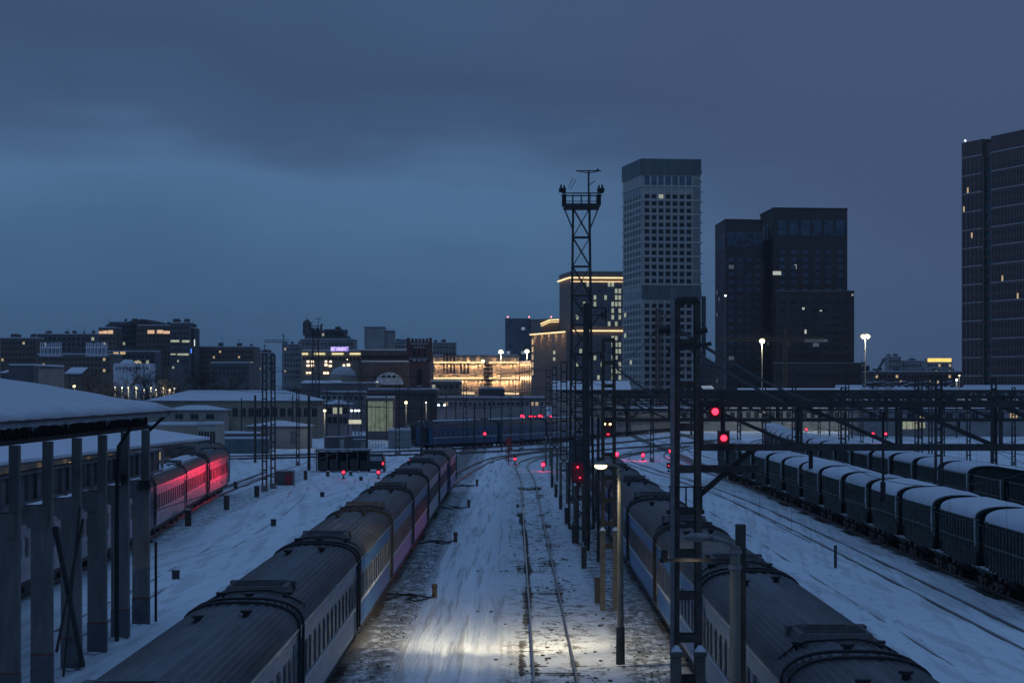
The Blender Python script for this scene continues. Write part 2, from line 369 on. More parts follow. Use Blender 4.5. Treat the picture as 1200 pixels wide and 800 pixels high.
# ------------------------------------------------------------------ passenger coaches
BL = 23.6
def coach_proto(body, band, roofm, key, windows=9, bare_snow=False, lines=True):
    root = empty('passenger_coach', (0, 0, 0), 'x', 'passenger coach')
    # side walls with pressed ribs
    def side_prof(s):
        pts = []; z = 1.0
        x = 1.52
        zs = [(1.0, x - .03), (1.12, x), ]
        for k in range(7): zz = 1.22 + k * .10; zs += [(zz, x), (zz + .02, x + .022), (zz + .06, x + .022), (zz + .08, x)]
        zs += [(2.02, x), (3.12, x)]
        for k in range(4): zz = 3.16 + k * .10; zs += [(zz, x), (zz + .02, x + .02), (zz + .05, x + .02), (zz + .07, x)]
        zs += [(3.70, x)]
        return [(s * xx, z) for z, xx in zs]
    mb = MB(); a = side_prof(1); b = side_prof(-1)
    mb.extrude(a + b[::-1], -BL / 2, BL / 2); KID = [mb.build('body', body, root)]
    # roof with lengthwise seams
    mb = MB(); prof = []
    n = 60
    for k in range(n + 1):
        t = math.pi * k / n; cx_ = math.copysign(abs(math.cos(t)) ** .72, math.cos(t)) * 1.56; cz = 3.70 + math.sin(t) ** .85 * .66
        if k % 3 == 1: cz += .07
        prof.append((cx_, cz))
    prof.append((-1.5, 3.66)); prof.append((1.5, 3.66))
    mb.extrude(prof, -BL / 2 - .02, BL / 2 + .02); KID.append(mb.build('roof', roofm, root))
    mb = MB()
    for s in (-1, 1): mb.box(s * 1.585, 0, 3.715, .06, BL, .05)
    KID.append(mb.build('gutter', mat('gutter_metal', (.42, .40, .36), .32, .8, var=.35, scale=2, stretch=(1, .3, 1)), root))
    if band:
        mb = MB()
        for s in (-1, 1): mb.box(s * 1.549, 0, 2.03, .02, BL - .02, .11)
        KID.append(mb.build('stripe', band, root))
    # windows (frame raised, glass recessed look)
    wm = MB(); wm.box(0, 0, 0, .03, .92, .98); wm.cur = 1; wm.box(.012, 0, 0, .03, .78, .84); wm.box(-.012, 0, 0, .03, .78, .84)
    wme = wm.mesh('window', [body if not lines else STEELG, GLASS])
    wn = MB(); wn.box(0, 0, 0, .03, .56, .98); wn.cur = 1; wn.box(.012, 0, 0, .03, .44, .84); wn.box(-.012, 0, 0, .03, .44, .84)
    wne = wn.mesh('window', [STEELG, GLASS])
    for s in (-1, 1):
        ypos = [(-8.4 + i * 16.8 / (windows - 1)) for i in range(windows)]
        for y in ypos: KID.append(link_mesh('window', wme if windows < 10 else wne, root, (s * 1.545, y, 2.62)))
        for y in (-9.75, 9.75): KID.append(link_mesh('window', wne, root, (s * 1.545, y, 2.62)))
    dm = MB(); dm.box(0, 0, 0, .03, .74, 2.28); dm.cur = 1; dm.box(.01, 0, .45, .03, .42, .8); dm.box(-.01, 0, .45, .03, .42, .8); dm.cur = 2; dm.bar((.03, .3, -.6), (.03, .3, .3), .03); dm.bar((-.03, .3, -.6), (-.03, .3, .3), .03)
    dme = dm.mesh('door', [mat('coach_door', (.10, .13, .18), .5, .0), GLASS, STEELG])
    for s in (-1, 1):
        for y in (-11.1, 11.1): KID.append(link_mesh('door', dme, root, (s * 1.54, y, 2.2)))
    # end hoops and gangways
    for e in (-1, 1):
        mb = MB(); pts = []
        for k in range(17):
            t = math.pi * k / 16; pts.append((math.copysign(abs(math.cos(t)) ** .72, math.cos(t)) * 1.62, e * (BL / 2 - .10), 3.72 + math.sin(t) ** .85 * .745))
        mb.tube([(1.60, e * (BL / 2 - .1), 1.2)] + pts + [(-1.60, e * (BL / 2 - .1), 1.2)], .045, 5)
        KID.append(mb.build('end_hoop', BLACK, root))
        mb = MB(); 
        for q in range(4): mb.box(0, e * (BL / 2 + .06 + q * .11), 2.45, 1.35 - (q % 2) * .12, .09, 2.5 - (q % 2) * .1)
        KID.append(mb.build('gangway', BLACK, root))
    # roof equipment near the rear end
    mb = MB(); mb.box(0, -7.9, 4.42, 1.9, 2.3, .30, taper=.9); mb.box(.72, -7.0, 4.45, .5, .5, .28); mb.box(-.72, -7.0, 4.45, .5, .5, .28)
    for q in range(5): mb.box(0, -8.7 + q * .4, 4.585, 1.5, .05, .05)
    KID.append(mb.build('air_conditioner', mat('roof_unit', (.10, .10, .105), .6, .3, var=.4, scale=4), root))
    mb = MB(); mb.tube([(0, 0, -.3), (0, 0, .02)], .10, 8); mb.tube([(0, 0, .02), (0, 0, .09)], .16, 8); vme = mb.mesh('roof_vent', BLACK)
    for sx, yy, zz in ((.95, -9.35, 4.36), (-.95, -9.5, 4.36), (0, -10.9, 4.46), (.5, 8.6, 4.45), (-.6, 7.2, 4.45)): KID.append(link_mesh('roof_vent', vme, root, (sx, yy, zz)))
    for y0, q in ((-9.6, .02),):
        mb = MB()
        pts = [(1.5 * math.cos(math.pi * k / 12), y0 + .22 * math.sin(k * 1.7), 3.80 + q + .70 * math.sin(math.pi * k / 12) ** .85) for k in range(1, 12)]
        mb.tube(pts, .035, 5); KID.append(mb.build('roof_cable', BLACK, root))
    mb = MB(); mb.box(0, 0, .88, 2.9, BL - .2, .22)
    for y, l_, wd in ((-4.8, 2.6, 2.5), (-1.5, 2.0, 2.6), (1.8, 2.4, 2.2), (5.0, 1.4, 2.5)): mb.box(0, y, .60, wd, l_, .5)
    KID.append(mb.build('underframe', mat('underframe_grime', (.035, .033, .032), .8, var=.5, scale=4), root))
    wh = MB(); wh.tube([(-.07, 0, 0), (.07, 0, 0)], .47, 16); wh.tube([(-.12, 0, 0), (.12, 0, 0)], .14, 8); whm = wh.mesh('wheel', RAILM)
    for e in (-1, 1):
        bg_ = MB()
        for s in (-1, 1): bg_.box(s * 1.02, e * 8.5, .58, .16, 3.3, .24); bg_.box(s * 1.1, e * 8.5, .5, .2, .7, .4)
        bg_.box(0, e * 8.5, .6, 2.0, .5, .25)
        bo = bg_.build('bogie', mats['underframe_grime'], root); KID.append(bo); kk = []
        for s in (-1, 1):
            for q in (-1.2, 1.2): kk.append(link_mesh('wheel', whm, bo, (s * .79, e * 8.5 + q, .47 + .15)))
        KIDS[bo] = kk
    KIDS[root] = KID
    return root
C_GREY = mat('silver_grey_paint', (.30, .32, .34), .36, .3, var=.35, scale=1.2, stretch=(1, .5, 3))
C_BLUE = mat('blue_coach_paint', (.045, .145, .33), .36, .08, var=.3, scale=1.2, stretch=(1, .5, 3))
C_LBLUE = mat('light_blue_coach_paint', (.07, .17, .32), .36, .1, var=.3, scale=1.2, stretch=(1, .5, 3))
C_LILAC = mat('dusty_grey_paint', (.27, .25, .26), .30, .6, var=.45, scale=1.2, stretch=(1, .5, 3))
C_DBLUE = mat('deep_blue_paint', (.032, .085, .16), .35, .1, var=.25, scale=1.2)
C_WHITE = mat('white_stripe_paint', (.55, .56, .56), .5, var=.15)
R_DARK = mat('sooty_roof', (.095, .10, .108), .55, .25, var=.5, scale=1.0, stretch=(2.5, .25, 1), bump=.2)
R_DIRT = mat('brownish_roof', (.092, .09, .088), .55, .25, var=.55, scale=1.0, stretch=(2.5, .25, 1), bump=.2)
protos = {}
def coach(key, loc, rz, label, group, snow=False):
    spec = {'grey': (C_GREY, C_WHITE, R_DARK, 'g', 11), 'blue': (C_BLUE, C_WHITE, R_DIRT, 'b', 11), 'lblue': (C_LBLUE, C_WHITE, R_DARK, 'lb', 9),
            'lilac': (C_LILAC, None, R_DARK, 'l', 11), 'dblue': (C_DBLUE, C_WHITE, R_DARK, 'db', 10)}[key]
    if key not in protos: o = protos[key] = coach_proto(*spec)
    else: o = copy_tree(protos[key])
    o.location = loc; o.rotation_euler = (0, 0, rz); tag(o, label, 'passenger coach', group)
    if snow:
        mb = MB(); pr = [(1.25 * math.cos(math.pi * k / 14), 3.90 + .60 * math.sin(math.pi * k / 14)) for k in range(15)]
        mb.extrude(pr, -BL / 2 + .6, BL / 2 - .5); mb.build('snow_cover', SNOW, o)
    return o
KC = {'grey': 'silver grey', 'blue': 'blue', 'lblue': 'light blue', 'lilac': 'dull grey', 'dblue': 'deep blue'}
seq = ['grey', 'grey', 'blue', 'lblue', 'blue', 'grey', 'lblue', 'blue']
for i, k in enumerate(seq):
    yc = 66.5 - 12.3 + 24.6 * i
    coach(k, (LT + (.15 if i == 7 else 0), yc, 0), 0, f'{KC[k]} passenger coach, {ORD[i]} of the train standing left of the single bare track', 'coaches of the train left of the bare track')
seq = ['grey', 'grey', 'blue', 'blue', 'lblue', 'blue', 'lblue']
for i, k in enumerate(seq):
    yc = 53.1 - 12.3 + 24.6 * i + (24.6 if False else 0)
    if i == 0: k = 'grey'
    coach(k, (RT, yc + 24.6 * 0, 0), 0, f'{KC[k]} passenger coach, {ORD[i]} of the train behind the lamp posts', 'coaches of the train behind the lamp posts')
# train beyond the columns, its last two coaches washed red
path = [(-25.2, 98), (-25.2, 122.7), (-25.3, 147), (-26.2, 171.6), (-27.7, 196), (-28.8, 220.5)]
for i in range(6):
    x, y = path[i]; a = path[max(0, i - 1)]; b = path[min(5, i + 1)]
    rz = -math.atan2(b[0] - a[0], b[1] - a[1])
    lab = f'dull grey snow-roofed coach, {ORD[i]} of the train behind the concrete columns'
    if i == 4: lab = 'dull grey coach washed in red light, last but one of the train beyond the columns'
    if i == 5: lab = 'dull grey end coach washed in red light, last of the train beyond the columns'
    coach('lilac', (x, y, 0), rz, lab, 'coaches of the train beyond the concrete columns', snow=(i < 5))
# blue train crossing the far end of the yard
bp = smooth_path(BT, 1.0)
def at_len(s):
    acc = 0
    for a, b in zip(bp, bp[1:]):
        d = (b - a).length
        if acc + d > s: return a + (b - a) * ((s - acc) / d)
        acc += d
    return bp[-1]
s0 = 0; start = [i for i, p in enumerate(bp) if p.x > -15.2][0]
slen = sum((bp[i + 1] - bp[i]).length for i in range(start))
for i in range(8):
    a = at_len(slen + i * 24.6 + 3); b = at_len(slen + i * 24.6 + 21); c = (a + b) / 2; d = b - a
    k = 'dblue' if i < 4 else 'lilac'
    coach(k, (c.x, c.y, 0), -math.atan2(d.x, d.y), f'{KC[k]} coach, {["first","second","third","fourth","fifth","sixth","seventh","eighth"][i]} from the left end of the train crossing the far yard', 'coaches of the train crossing the far yard')
for i, (x, y) in enumerate(((-12.5, 425), (-3, 447), (7, 469))):
    coach('lilac', (x, y, 0), -math.atan2(10, 22.4), f'dull grey coach with red-lit side, {ORD[i]} of three behind the deep blue train', 'red-lit coaches behind the blue train', snow=True)
coach('lilac', (-32.5, 243, 0), 0, 'old pinkish grey coach parked beside the pale two-storey building', 'x')['group'] = 'single coach by the pale building'

# ------------------------------------------------------------------ hopper wagons
H_GREEN = mat('dark_green_wagon', (.012, .018, .017), .9, 0, spec=.15, rnd=.35, var=.5, scale=2, stretch=(1, 1, .3))
H_RIB = mat('wagon_rib', (.12, .135, .125), .85, 0, spec=.2, var=.4, scale=3)
def hopper_proto(snow=True):
    root = empty('hopper_wagon', (0, 0, 0), 'x', 'hopper wagon'); K = []
    Lh = 5.5
    mb = MB()   # body: vertical upper part, end walls sloping in towards the bottom
    mb.hexa([(-1.45, -Lh + 1.0, 1.25), (1.45, -Lh + 1.0, 1.25), (1.45, Lh - 1.0, 1.25), (-1.45, Lh - 1.0, 1.25), (-1.5, -Lh, 2.5), (1.5, -Lh, 2.5), (1.5, Lh, 2.5), (-1.5, Lh, 2.5)])
    mb.hexa([(-1.5, -Lh, 2.503), (1.5, -Lh, 2.503), (1.5, Lh, 2.503), (-1.5, Lh, 2.503), (-1.5, -Lh, 3.70), (1.5, -Lh, 3.70), (1.5, Lh, 3.70), (-1.5, Lh, 3.70)])
    K.append(mb.build('hopper_body', H_GREEN, root))
    mb = MB()
    for s in (-1, 1):
        for k in range(14):
            y = -Lh + .35 + k * (2 * Lh - .7) / 13
            z0 = 1.25 if abs(y) < Lh - 1.0 else 1.25 + (abs(y) - (Lh - 1.0)) * 1.25
            mb.box(s * 1.53, y, (z0 + 3.66) / 2, .10, .11, 3.66 - z0)
        mb.box(s * 1.55, 0, 3.67, .12, 2 * Lh, .10); mb.box(s * 1.55, 0, 2.5, .09, 2 * Lh, .08)
    K.append(mb.build('side_ribs', H_RIB, root))
    mb = MB(); prof = [(1.55 * math.copysign(abs(math.cos(math.pi * k / 18)) ** .85, math.cos(math.pi * k / 18)), 3.72 + .56 * math.sin(math.pi * k / 18) ** .85) for k in range(19)]
    mb.extrude(prof, -Lh - .05, Lh + .05)
    for k in range(12):
        y = -Lh + .3 + k * (2 * Lh - .6) / 11
        mb.tube([(1.56 * math.copysign(abs(math.cos(math.pi * q / 10)) ** .85, math.cos(math.pi * q / 10)), y, 3.72 + .58 * math.sin(math.pi * q / 10) ** .85) for q in range(11)], .04, 4)
    for y in (-3.3, 0, 3.3): mb.tube([(0, y, 4.2), (0, y, 4.36)], .38, 12)
    K.append(mb.build('roof', H_GREEN, root))
    if snow:
        mb = MB(); n = 20; ny = 14
        for j in range(ny + 1):
            y = -Lh + .55 + (2 * Lh - .5) * j / ny
            for k in range(n + 1):
                t = math.pi * k / n; e = min(1, 4 * min(j, ny - j) / ny + .35) * .20 * (1 + .25 * noise.noise(Vector((t * 2, y * .5, 5))))
                ct = math.cos(t); mb.v.append(((1.57 + e * .3) * math.copysign(abs(ct) ** .8, ct), y, 3.70 + (.58 + e * .85) * math.sin(t) ** .75))
        for j in range(ny):
            for k in range(n): mb.f.append((j * (n + 1) + k, j * (n + 1) + k + 1, (j + 1) * (n + 1) + k + 1, (j + 1) * (n + 1) + k)); mb.m.append(0)
        mb.f.append(tuple(range(n + 1))); mb.m.append(0); mb.f.append(tuple(ny * (n + 1) + k for k in range(n + 1))[::-1]); mb.m.append(0)
        K.append(mb.build('snow_cover', SNOW, root, smooth=False))
    mb = MB()
    for e in (-1, 1):
        mb.box(0, e * (Lh + .1), 1.17, 2.9, 1.5, .12)
        for s in (-1, 1): mb.bar((s * 1.3, e * (Lh + .7), 1.2), (s * 1.35, e * (Lh - .0), 3.3), .09)
    mb.box(0, 0, 1.10, .5, 2 * Lh + 1.0, .28)
    for q in (-2.6, 2.6): mb.hexa([(-.5, q - .5, .45), (.5, q - .5, .45), (.5, q + .5, .45), (-.5, q + .5, .45), (-1.3, q - 1.6, 1.24), (1.3, q - 1.6, 1.24), (1.3, q + 1.6, 1.24), (-1.3, q + 1.6, 1.24)])
    K.append(mb.build('underframe', mats['underframe_grime'], root))
    mb = MB()
    for e in (-1, 1):
        for s in (-1, 1):
            mb.box(s * 1.1, e * (Lh + .15), 1.27, .65, 1.15, .10)
            mb.box(s * 1.45, e * (Lh - 1.4), 1.26, .12, 1.6, .06)
    K.append(mb.build('snow_ledge', SNOWD, root))
    mb = MB()
    for s in (-1, 1):
        for y in (-Lh + .75,):
            mb.bar((s * 1.60, y, 2.3), (s * 1.60, y, 3.74), .045); mb.bar((s * 1.60, y + .22, 2.7), (s * 1.60, y + .22, 3.74), .045)
            for k in range(4): mb.bar((s * 1.60, y, 2.8 + k * .26), (s * 1.60, y + .22, 2.8 + k * .26), .03)
    K.append(mb.build('ladder', mat('ladder_white', (.68, .70, .72), .6, var=.3), root))
    wh = MB(); wh.tube([(-.07, 0, 0), (.07, 0, 0)], .47, 14); wh.tube([(-.12, 0, 0), (.12, 0, 0)], .15, 8); whm = wh.mesh('wheel', RAILM)
    for e in (-1, 1):
        b = MB()
        b.box(0, e * 4.3, .62, 2.1, .4, .22)
        for s in (-1, 1): b.box(s * 1.05, e * 4.3, .62, .2, 2.3, .2); b.box(s * 1.08, e * 4.3, .55, .24, .6, .42); b.bar((s * 1.05, e * 4.3 - .9, .45), (s * 1.05, e * 4.3, .25), .14); b.bar((s * 1.05, e * 4.3 + .9, .45), (s * 1.05, e * 4.3, .25), .14)
        bo = b.build('bogie', mat('bogie_rust', (.07, .045, .035), .8, var=.5, scale=5), root); K.append(bo); kk = []
        for s in (-1, 1):
            for q in (-.92, .92): kk.append(link_mesh('wheel', whm, bo, (s * .79, e * 4.3 + q, .62)))
        KIDS[bo] = kk
    KIDS[root] = K
    return root
hp = hopper_proto(True); hb = hopper_proto(False)
for i in range(13):
    y = 107.3 + 6.3 + 12.6 * i; o = hp if i == 0 else copy_tree(hp)
    o.location = (HT1 - (0 if y < 200 else (y - 200) ** 2 * .00012), y, 0)
    for ch in o.children if i == 0 else [c for c in bpy.data.objects if c.parent == o]:
        if ch.name.startswith('snow_cover'): k_ = random.uniform(.97, 1.05); ch.scale = (1, random.uniform(.90, 1.0), k_); ch.location.z = 3.7 * (1 - k_)
    tag(o, f'snow-roofed dark green hopper wagon, {ORD[i]} of the row nearer the passenger trains', 'hopper wagon', 'hopper wagons in the nearer row')
for i in range(19):
    y = 157 + 6.3 + 12.6 * i
    o = (hb if i == 0 else copy_tree(hb)) if i < 2 else copy_tree(hp)
    xx = HT2 - .4 * max(0, min(1, (y - 120) / 130)) + (0 if y < 270 else (y - 270) ** 2 * .00042)
    o.location = (xx, y, 0); o.rotation_euler = (0, 0, -(0 if y < 270 else (y - 270) * .00084))
    lab = f'snow-roofed dark hopper wagon, {ORD[i]} of the row beyond, half hidden behind the front row'
    if i < 2: lab = f'green hopper wagon with bare ribbed roof, {ORD[i]} of the far row'
    tag(o, lab, 'hopper wagon', 'hopper wagons in the farther row')

# ------------------------------------------------------------------ masts, towers, portals
def lattice(mb, x, y, z0, z1, w0, w1, d0, d1, leg, step, style='batten'):
    def c(z, sx, sy):
        t = (z - z0) / (z1 - z0); return (x + sx * (w0 + (w1 - w0) * t) / 2, y + sy * (d0 + (d1 - d0) * t) / 2, z)
    for sx in (-1, 1):
        for sy in (-1, 1): mb.bar(c(z0, sx, sy), c(z1, sx, sy), leg)
    n = max(1, int(round((z1 - z0) / step)))
    for k in range(n + 1):
        z = z0 + (z1 - z0) * k / n
        for sy in (-1, 1): mb.bar(c(z, -1, sy), c(z, 1, sy), leg * .35, leg * (1.3 if style == 'batten' else .7))
        for sx in (-1, 1): mb.bar(c(z, sx, -1), c(z, sx, 1), leg * .4, leg * .6)
        if k < n:
            z2 = z0 + (z1 - z0) * (k + 1) / n
            if style == 'x':
                for sy in (-1, 1): mb.bar(c(z, -1, sy), c(z2, 1, sy), leg * .45); mb.bar(c(z, 1, sy), c(z2, -1, sy), leg * .45)
            for sx in (-1, 1): mb.bar(c(z, sx, -1 if k % 2 else 1), c(z2, sx, 1 if k % 2 else -1), leg * .45)
def mast(x, y, top, label, big=True, wid=.62, piers=True, group='lattice masts in the row beside the right train', matl=None):
    matl = matl or STEEL
    r = empty('catenary_mast', (x, y, 0), label, 'mast', group); mb = MB()
    lattice(mb, 0, 0, 2.9 if piers else .3, top, wid, wid * .9, wid * 1.3, wid * .9, (.17 if wid > .6 else .14) if big else .10, 1.05 if big else .9)
    mb.build('shaft', matl, r)
    if piers:
        for s in (-1, 1):
            mb = MB(); mb.box(s * wid * .52, -wid * .9, 1.75, .24, .3, 3.6); mb.box(s * wid * .52, -wid * .9, 3.62, .32, .36, .12); mb.build('pier', CONCY, r)
            mb = MB(); mb.box(s * wid * .52, -wid * .9, 3.75, .30, .34, .16, taper=.3); mb.build('snow_cap', SNOW, r)
    else:
        mb = MB(); mb.box(0, 0, .25, wid * 1.5, wid * 1.6, .55); mb.build('footing', CONC, r)
    return r
ROWX = 4.42
rowm = []
for i, y in enumerate((61.3, 112.4, 163.4, 214.4, 265, 316)):
    nm = ['wide dark lattice mast closest to the camera, carrying the big truss to the right', 'lattice mast on pale twin piers beside the lit lamp post',
          'lattice mast hidden behind the tall floodlight tower', 'narrow ladder-like mast just left of the floodlight tower', 'ladder-like mast second left of the floodlight tower', 'farthest ladder-like mast of the row left of the floodlight tower'][i]
    rowm.append(mast(ROWX, y, 12.6, nm, big=i < 2, wid=.58 if i == 0 else .56, matl=RUSTY if i < 2 else STEEL))
# boards and brackets on the near mast
mb = MB(); mb.box(-.05, -.1, 7.2, .95, .5, .10); mb.bar((-.5, -.35, 9.9 + 1.4), (.6, -.35, 11.5), .10); mb.tube([(-.75, -.3, 11.85), (-.25, -.3, 11.85)], .09, 8); mb.tube([(.5, -.3, 11.85), (.25, -.3, 11.8)], .07, 8)
for k in range(5): mb.box(-.45 + k * .2, -.4, 7.55, .04, .04, .6)
mb.bar((-.5, -.4, 7.85), (.5, -.4, 7.85), .04)
mb.build('bracket', STEEL, rowm[0])
mb = MB(); mb.tube([(-.40, -.5, .5), (-.40, -.5, 12.9)], .06, 8); mb.build('downpipe', STEELG, rowm[0])
def portal(y, x0, x1, label, z0=8.85, z1=9.95, panel=2.4, ch=.16):
    if y > 150: ch = .11
    r = empty('catenary_portal', ((x0 + x1) / 2, y, z0), label, 'portal truss', 'truss portals spanning the freight tracks'); mb = MB()
    for dy in (-.35, .35):
        yy = dy
        mb.bar((x0 - r.location.x, yy, 0), (x1 - r.location.x, yy, 0), ch); mb.bar((x0 - r.location.x, yy, z1 - z0), (x1 - r.location.x, yy, z1 - z0), ch)
    mb.build('chord', STEEL, r); mb = MB()
    n = int((x1 - x0) / panel); 
    for k in range(n + 1):
        a = x0 + (x1 - x0) * k / n - r.location.x
        for dy in (-.35, .35):
            mb.bar((a, dy, 0), (a, dy, z1 - z0), .07 if k % 3 else .10)
            if k < n:
                b = a + (x1 - x0) / n
                mb.bar((a, dy, z1 - z0), (b, dy, 0), .07)
        mb.bar((a, -.35, z1 - z0), (a, .35, z1 - z0), .06); mb.bar((a, -.35, 0), (a, .35, 0), .06)
        if k < n: mb.bar((a, -.35, z1 - z0), (a + (x1 - x0) / n, .35, z1 - z0), .05)
    mb.build('web', STEEL, r); mb = MB()
    # far leg
    lattice(mb, x1 - r.location.x, 0, -z0 + .1, z1 - z0 + 1.5, .55, .5, .8, .6, .11, 1.0); mb.build('leg', STEEL, r)
    # insulators hanging under the truss
    return r
pr = [portal(61.3, ROWX + .35, 30.2, 'nearest truss portal reaching right from the wide dark mast'),
      portal(112.4, ROWX + .3, 43.0, 'second truss portal, just above the snowy wagon roofs'),
      portal(163.4, ROWX + .3, 54.0, 'third truss portal behind the second', panel=1.5),
      portal(214.4, ROWX + .3, 60.0, 'fourth truss portal behind the second', panel=1.5),
      portal(265, ROWX + .3, 70.0, 'fifth truss portal, faint behind the others', panel=1.5),
      portal(316, ROWX + .3, 76.0, 'sixth and farthest truss portal', panel=1.5)]
mb = MB(); a = pr[0].location; mb.bar((ROWX + .3 - a.x, 0, 7.6 - a.z), (ROWX + 1.75 - a.x, 0, 8.85 - a.z), .14); mb.box(ROWX + 1.0 - a.x, 0, 8.3 - a.z, 1.6, .5, .18); mb.build('brace', STEEL, pr[0])
mb = MB()
for x in (9.5, 14.5, 20.5): mb.bar((x - a.x, .3, .9), (x - a.x, .3, -.9), .06); mb.bar((x - a.x - .6, .3, -.5), (x - a.x + .1, .3, -.7), .04); mb.tube([(x - a.x, .3, -.9), (x - a.x, .3, -1.4)], .07, 8)
mb.build('insulator', BLACK, pr[0])
# inner legs that stand between the far tracks
inner = [(112.4, 29.5), (163.4, 29.0), (163.4, 41), (214.4, 29.5), (214.4, 43), (214.4, 52), (265, 31), (265, 45), (265, 57), (316, 33), (316, 44), (316, 55), (316, 66)]
for i, (y, x) in enumerate(inner):
    mast(x, y, 10.3 + (i % 3) * .8, f'slim lattice post under the truss portals, {ORD[i] if i else "first"} counted from the front', big=False, wid=.42, piers=False, group='slim posts among the freight tracks')
for i, (px, yt, yb) in enumerate(((866, 474, 548), (1074, 441, 545), (960, 470, 520), (984, 478, 516), (1105, 470, 540), (1166, 478, 560), (1135, 476, 552), (900, 478, 520), (1010, 480, 525), (930, 478, 512), (1052, 482, 530), (764, 464, 541))):
    d = GD(yb); mast(PX(px, d), d, PZ(yt, d), f'slender yard mast on the right, {ORD[i] if i else "first"} of the scattered posts behind the truss', big=False, wid=.40, piers=False, group='slender masts in the right yard')

def flood_tower(x, y, ztop, label, sc=1.0):
    r = empty('floodlight_tower', (x, y, 0), label, 'floodlight tower'); mb = MB()
    lattice(mb, 0, 0, .4, ztop, 1.75, 1.15, 1.75, 1.15, .13, 2.05, 'x'); mb.build('shaft', STEEL, r)
    mb = MB(); mb.box(0, 0, ztop + .10, 2.5, 2.3, .30)
    for sx in (-1, 1): mb.bar((sx * .6, 0, ztop - 1.5), (sx * 1.2, 0, ztop), .09)
    mb.build('platform', STEEL, r)
    mb = MB()
    for sy in (-1, 1):
        mb.bar((-1.4, sy * 1.1, ztop + 0.988), (1.5, sy * 1.1, ztop + 0.988), .08); mb.bar((-1.25, sy * 1.1, ztop + 0.416), (1.25, sy * 1.1, ztop + 0.416), .05)
        for q in (-1.2, -.6, 0, .6, 1.2): mb.bar((q, sy * 1.1, ztop + 0.156), (q, sy * 1.1, ztop + 0.988), .05)
    mb.build('railing', STEEL, r)
    for sx in (-1, 1):
        for yy_ in (-.8, .6): mb = MB(); mb.box(sx * 1.22, yy_, ztop + 0.546, .28, .4, .75); mb.build('floodlight', BLACK, r)
        mb = MB(); mb.box(sx * 1.35, -.8, ztop + 1.222, .42, .35, .3, .3); mb.box(sx * 1.22, -.8, ztop + 1.326, .12, .2, .5); mb.box(sx * 1.45, -.8, ztop + 1.352, .1, .2, .5, .2); mb.build('floodlight', BLACK, r)
    mb = MB(); mb.bar((.52, 0, ztop), (.52, 0, ztop + 2.704), .12); mb.bar((-.4, 0, ztop + 2.652), (1.4, 0, ztop + 2.652), .07)
    mb.bar((-.2, 0, ztop + 2.626), (.52, 0, ztop + 2.496), .05); mb.bar((1.2, 0, ztop + 2.626), (.52, 0, ztop + 2.496), .05); mb.bar((.52, 0, ztop + 1.612), (1.0, 0, ztop + 1.976), .05); mb.bar((-.9, 0, ztop + 1.456), (-.6, 0, ztop + 2.132), .04); mb.bar((-.75, 0, ztop + 1.352), (-.4, 0, ztop + 2.028), .04)
    mb.box(1.16, 0, ztop + 2.704, .16, .1, .18); mb.build('antenna', STEEL, r)
    mb = MB(); mb.box(-.3, -.9, 5.4, 1.1, .8, 2.6); mb.box(-.3, -.9, 6.9, 1.3, 1.0, .12); mb.box(-.55, -.9, 3.2, .3, .3, 1.8); mb.build('cabinet', mat('mast_cabinet', (.10, .11, .115), .6, .3, var=.3), r)
    return r
flood_tower(4.72, 169, 23.0, 'tall lattice floodlight tower with railed platform and antenna on top')
flood_tower(PX(370, 520), 520, 22.6, 'distant lattice floodlight tower left of the violet rooftop sign')

def pole(x, y, ztop, label, r0=.17, r1=.12, cat='pole', name='catenary_pole', group='round poles about the yard', arms=(), matl=None):
    r = empty(name, (x, y, 0), label, cat, group); mb = MB(); mb.tube([(0, 0, 0), (0, 0, ztop)], r0, 10, r1); mb.build('shaft', matl or STEEL, r)
    if arms:
        mb = MB()
        for (z, x0, x1, dz) in arms: mb.bar((x0, 0, z), (x1, 0, z + dz), .07); mb.tube([(x1, 0, z + dz), (x1, 0, z + dz - .45)], .07, 6)
        mb.build('bracket', BLACK, r)
    return r
pole(4.82, 160.5, 16.0, 'thick dark pole with a cross head, just right of the floodlight tower', .27, .22, arms=((15.2, -.5, 1.3, 0), (15.7, -.5, 1.3, 0), (14.2, .1, 1.1, 1.2)))
pole(4.6, 152, 13.6, 'second thick dark pole close against the floodlight tower', .20, .17, arms=((12.4, -.4, .9, .2),))
tbl = [(362, 463, 551, .16), (397, 468, 517, .13), (430, 469, 547, .13), (494, 463, 535, .16), (556, 472, 527, .12), (204, 464, 494, .13), (260, 465, 507, .13),
       (408, 458, 520, .10), (453, 462, 516, .10), (505, 468, 520, .12), (568, 466, 526, .09), (622, 468, 522, .10), (634, 472, 518, .09), (343, 462, 520, .10), (283, 466, 520, .11),
       (440, 466, 512, .12), (383, 455, 522, .10), (575, 470, 524, .10), (523, 462, 516, .12), (588, 466, 530, .09), (299, 463, 542, .15), (534, 468, 514, .1)]
OR2 = ['first'] + ORD[1:] + ['twenty-first', 'twenty-second', 'twenty-third']; XS = sorted(t[0] for t in tbl)
for i, (x, yt, yb, rr) in enumerate(tbl):
    d = GD(yb); pole(PX(x, d), d, PZ(yt, d), f'plain dark yard pole, {OR2[XS.index(x)]} of the far poles counted from the left', rr * 1.3, rr, group='plain poles in the far yard', arms=((PZ(yt, d) - .8, -.8 if i % 2 else .1, .8 if i % 2 else 1.5, .1),) if i % 3 != 2 else ())
lt = [(310, 415, 575, .42), (320, 416, 572, .42), (422, 421, 512, .55), (466, 452, 532, .62), (545, 450, 532, .55), (598, 465, 528, .45), (611, 464, 528, .45), (228, 436, 496, .5), (236, 436, 496, .5), (349, 460, 545, .35), (479, 455, 522, .4), (251, 462, 500, .6)]
order = sorted(t[0] for t in lt)
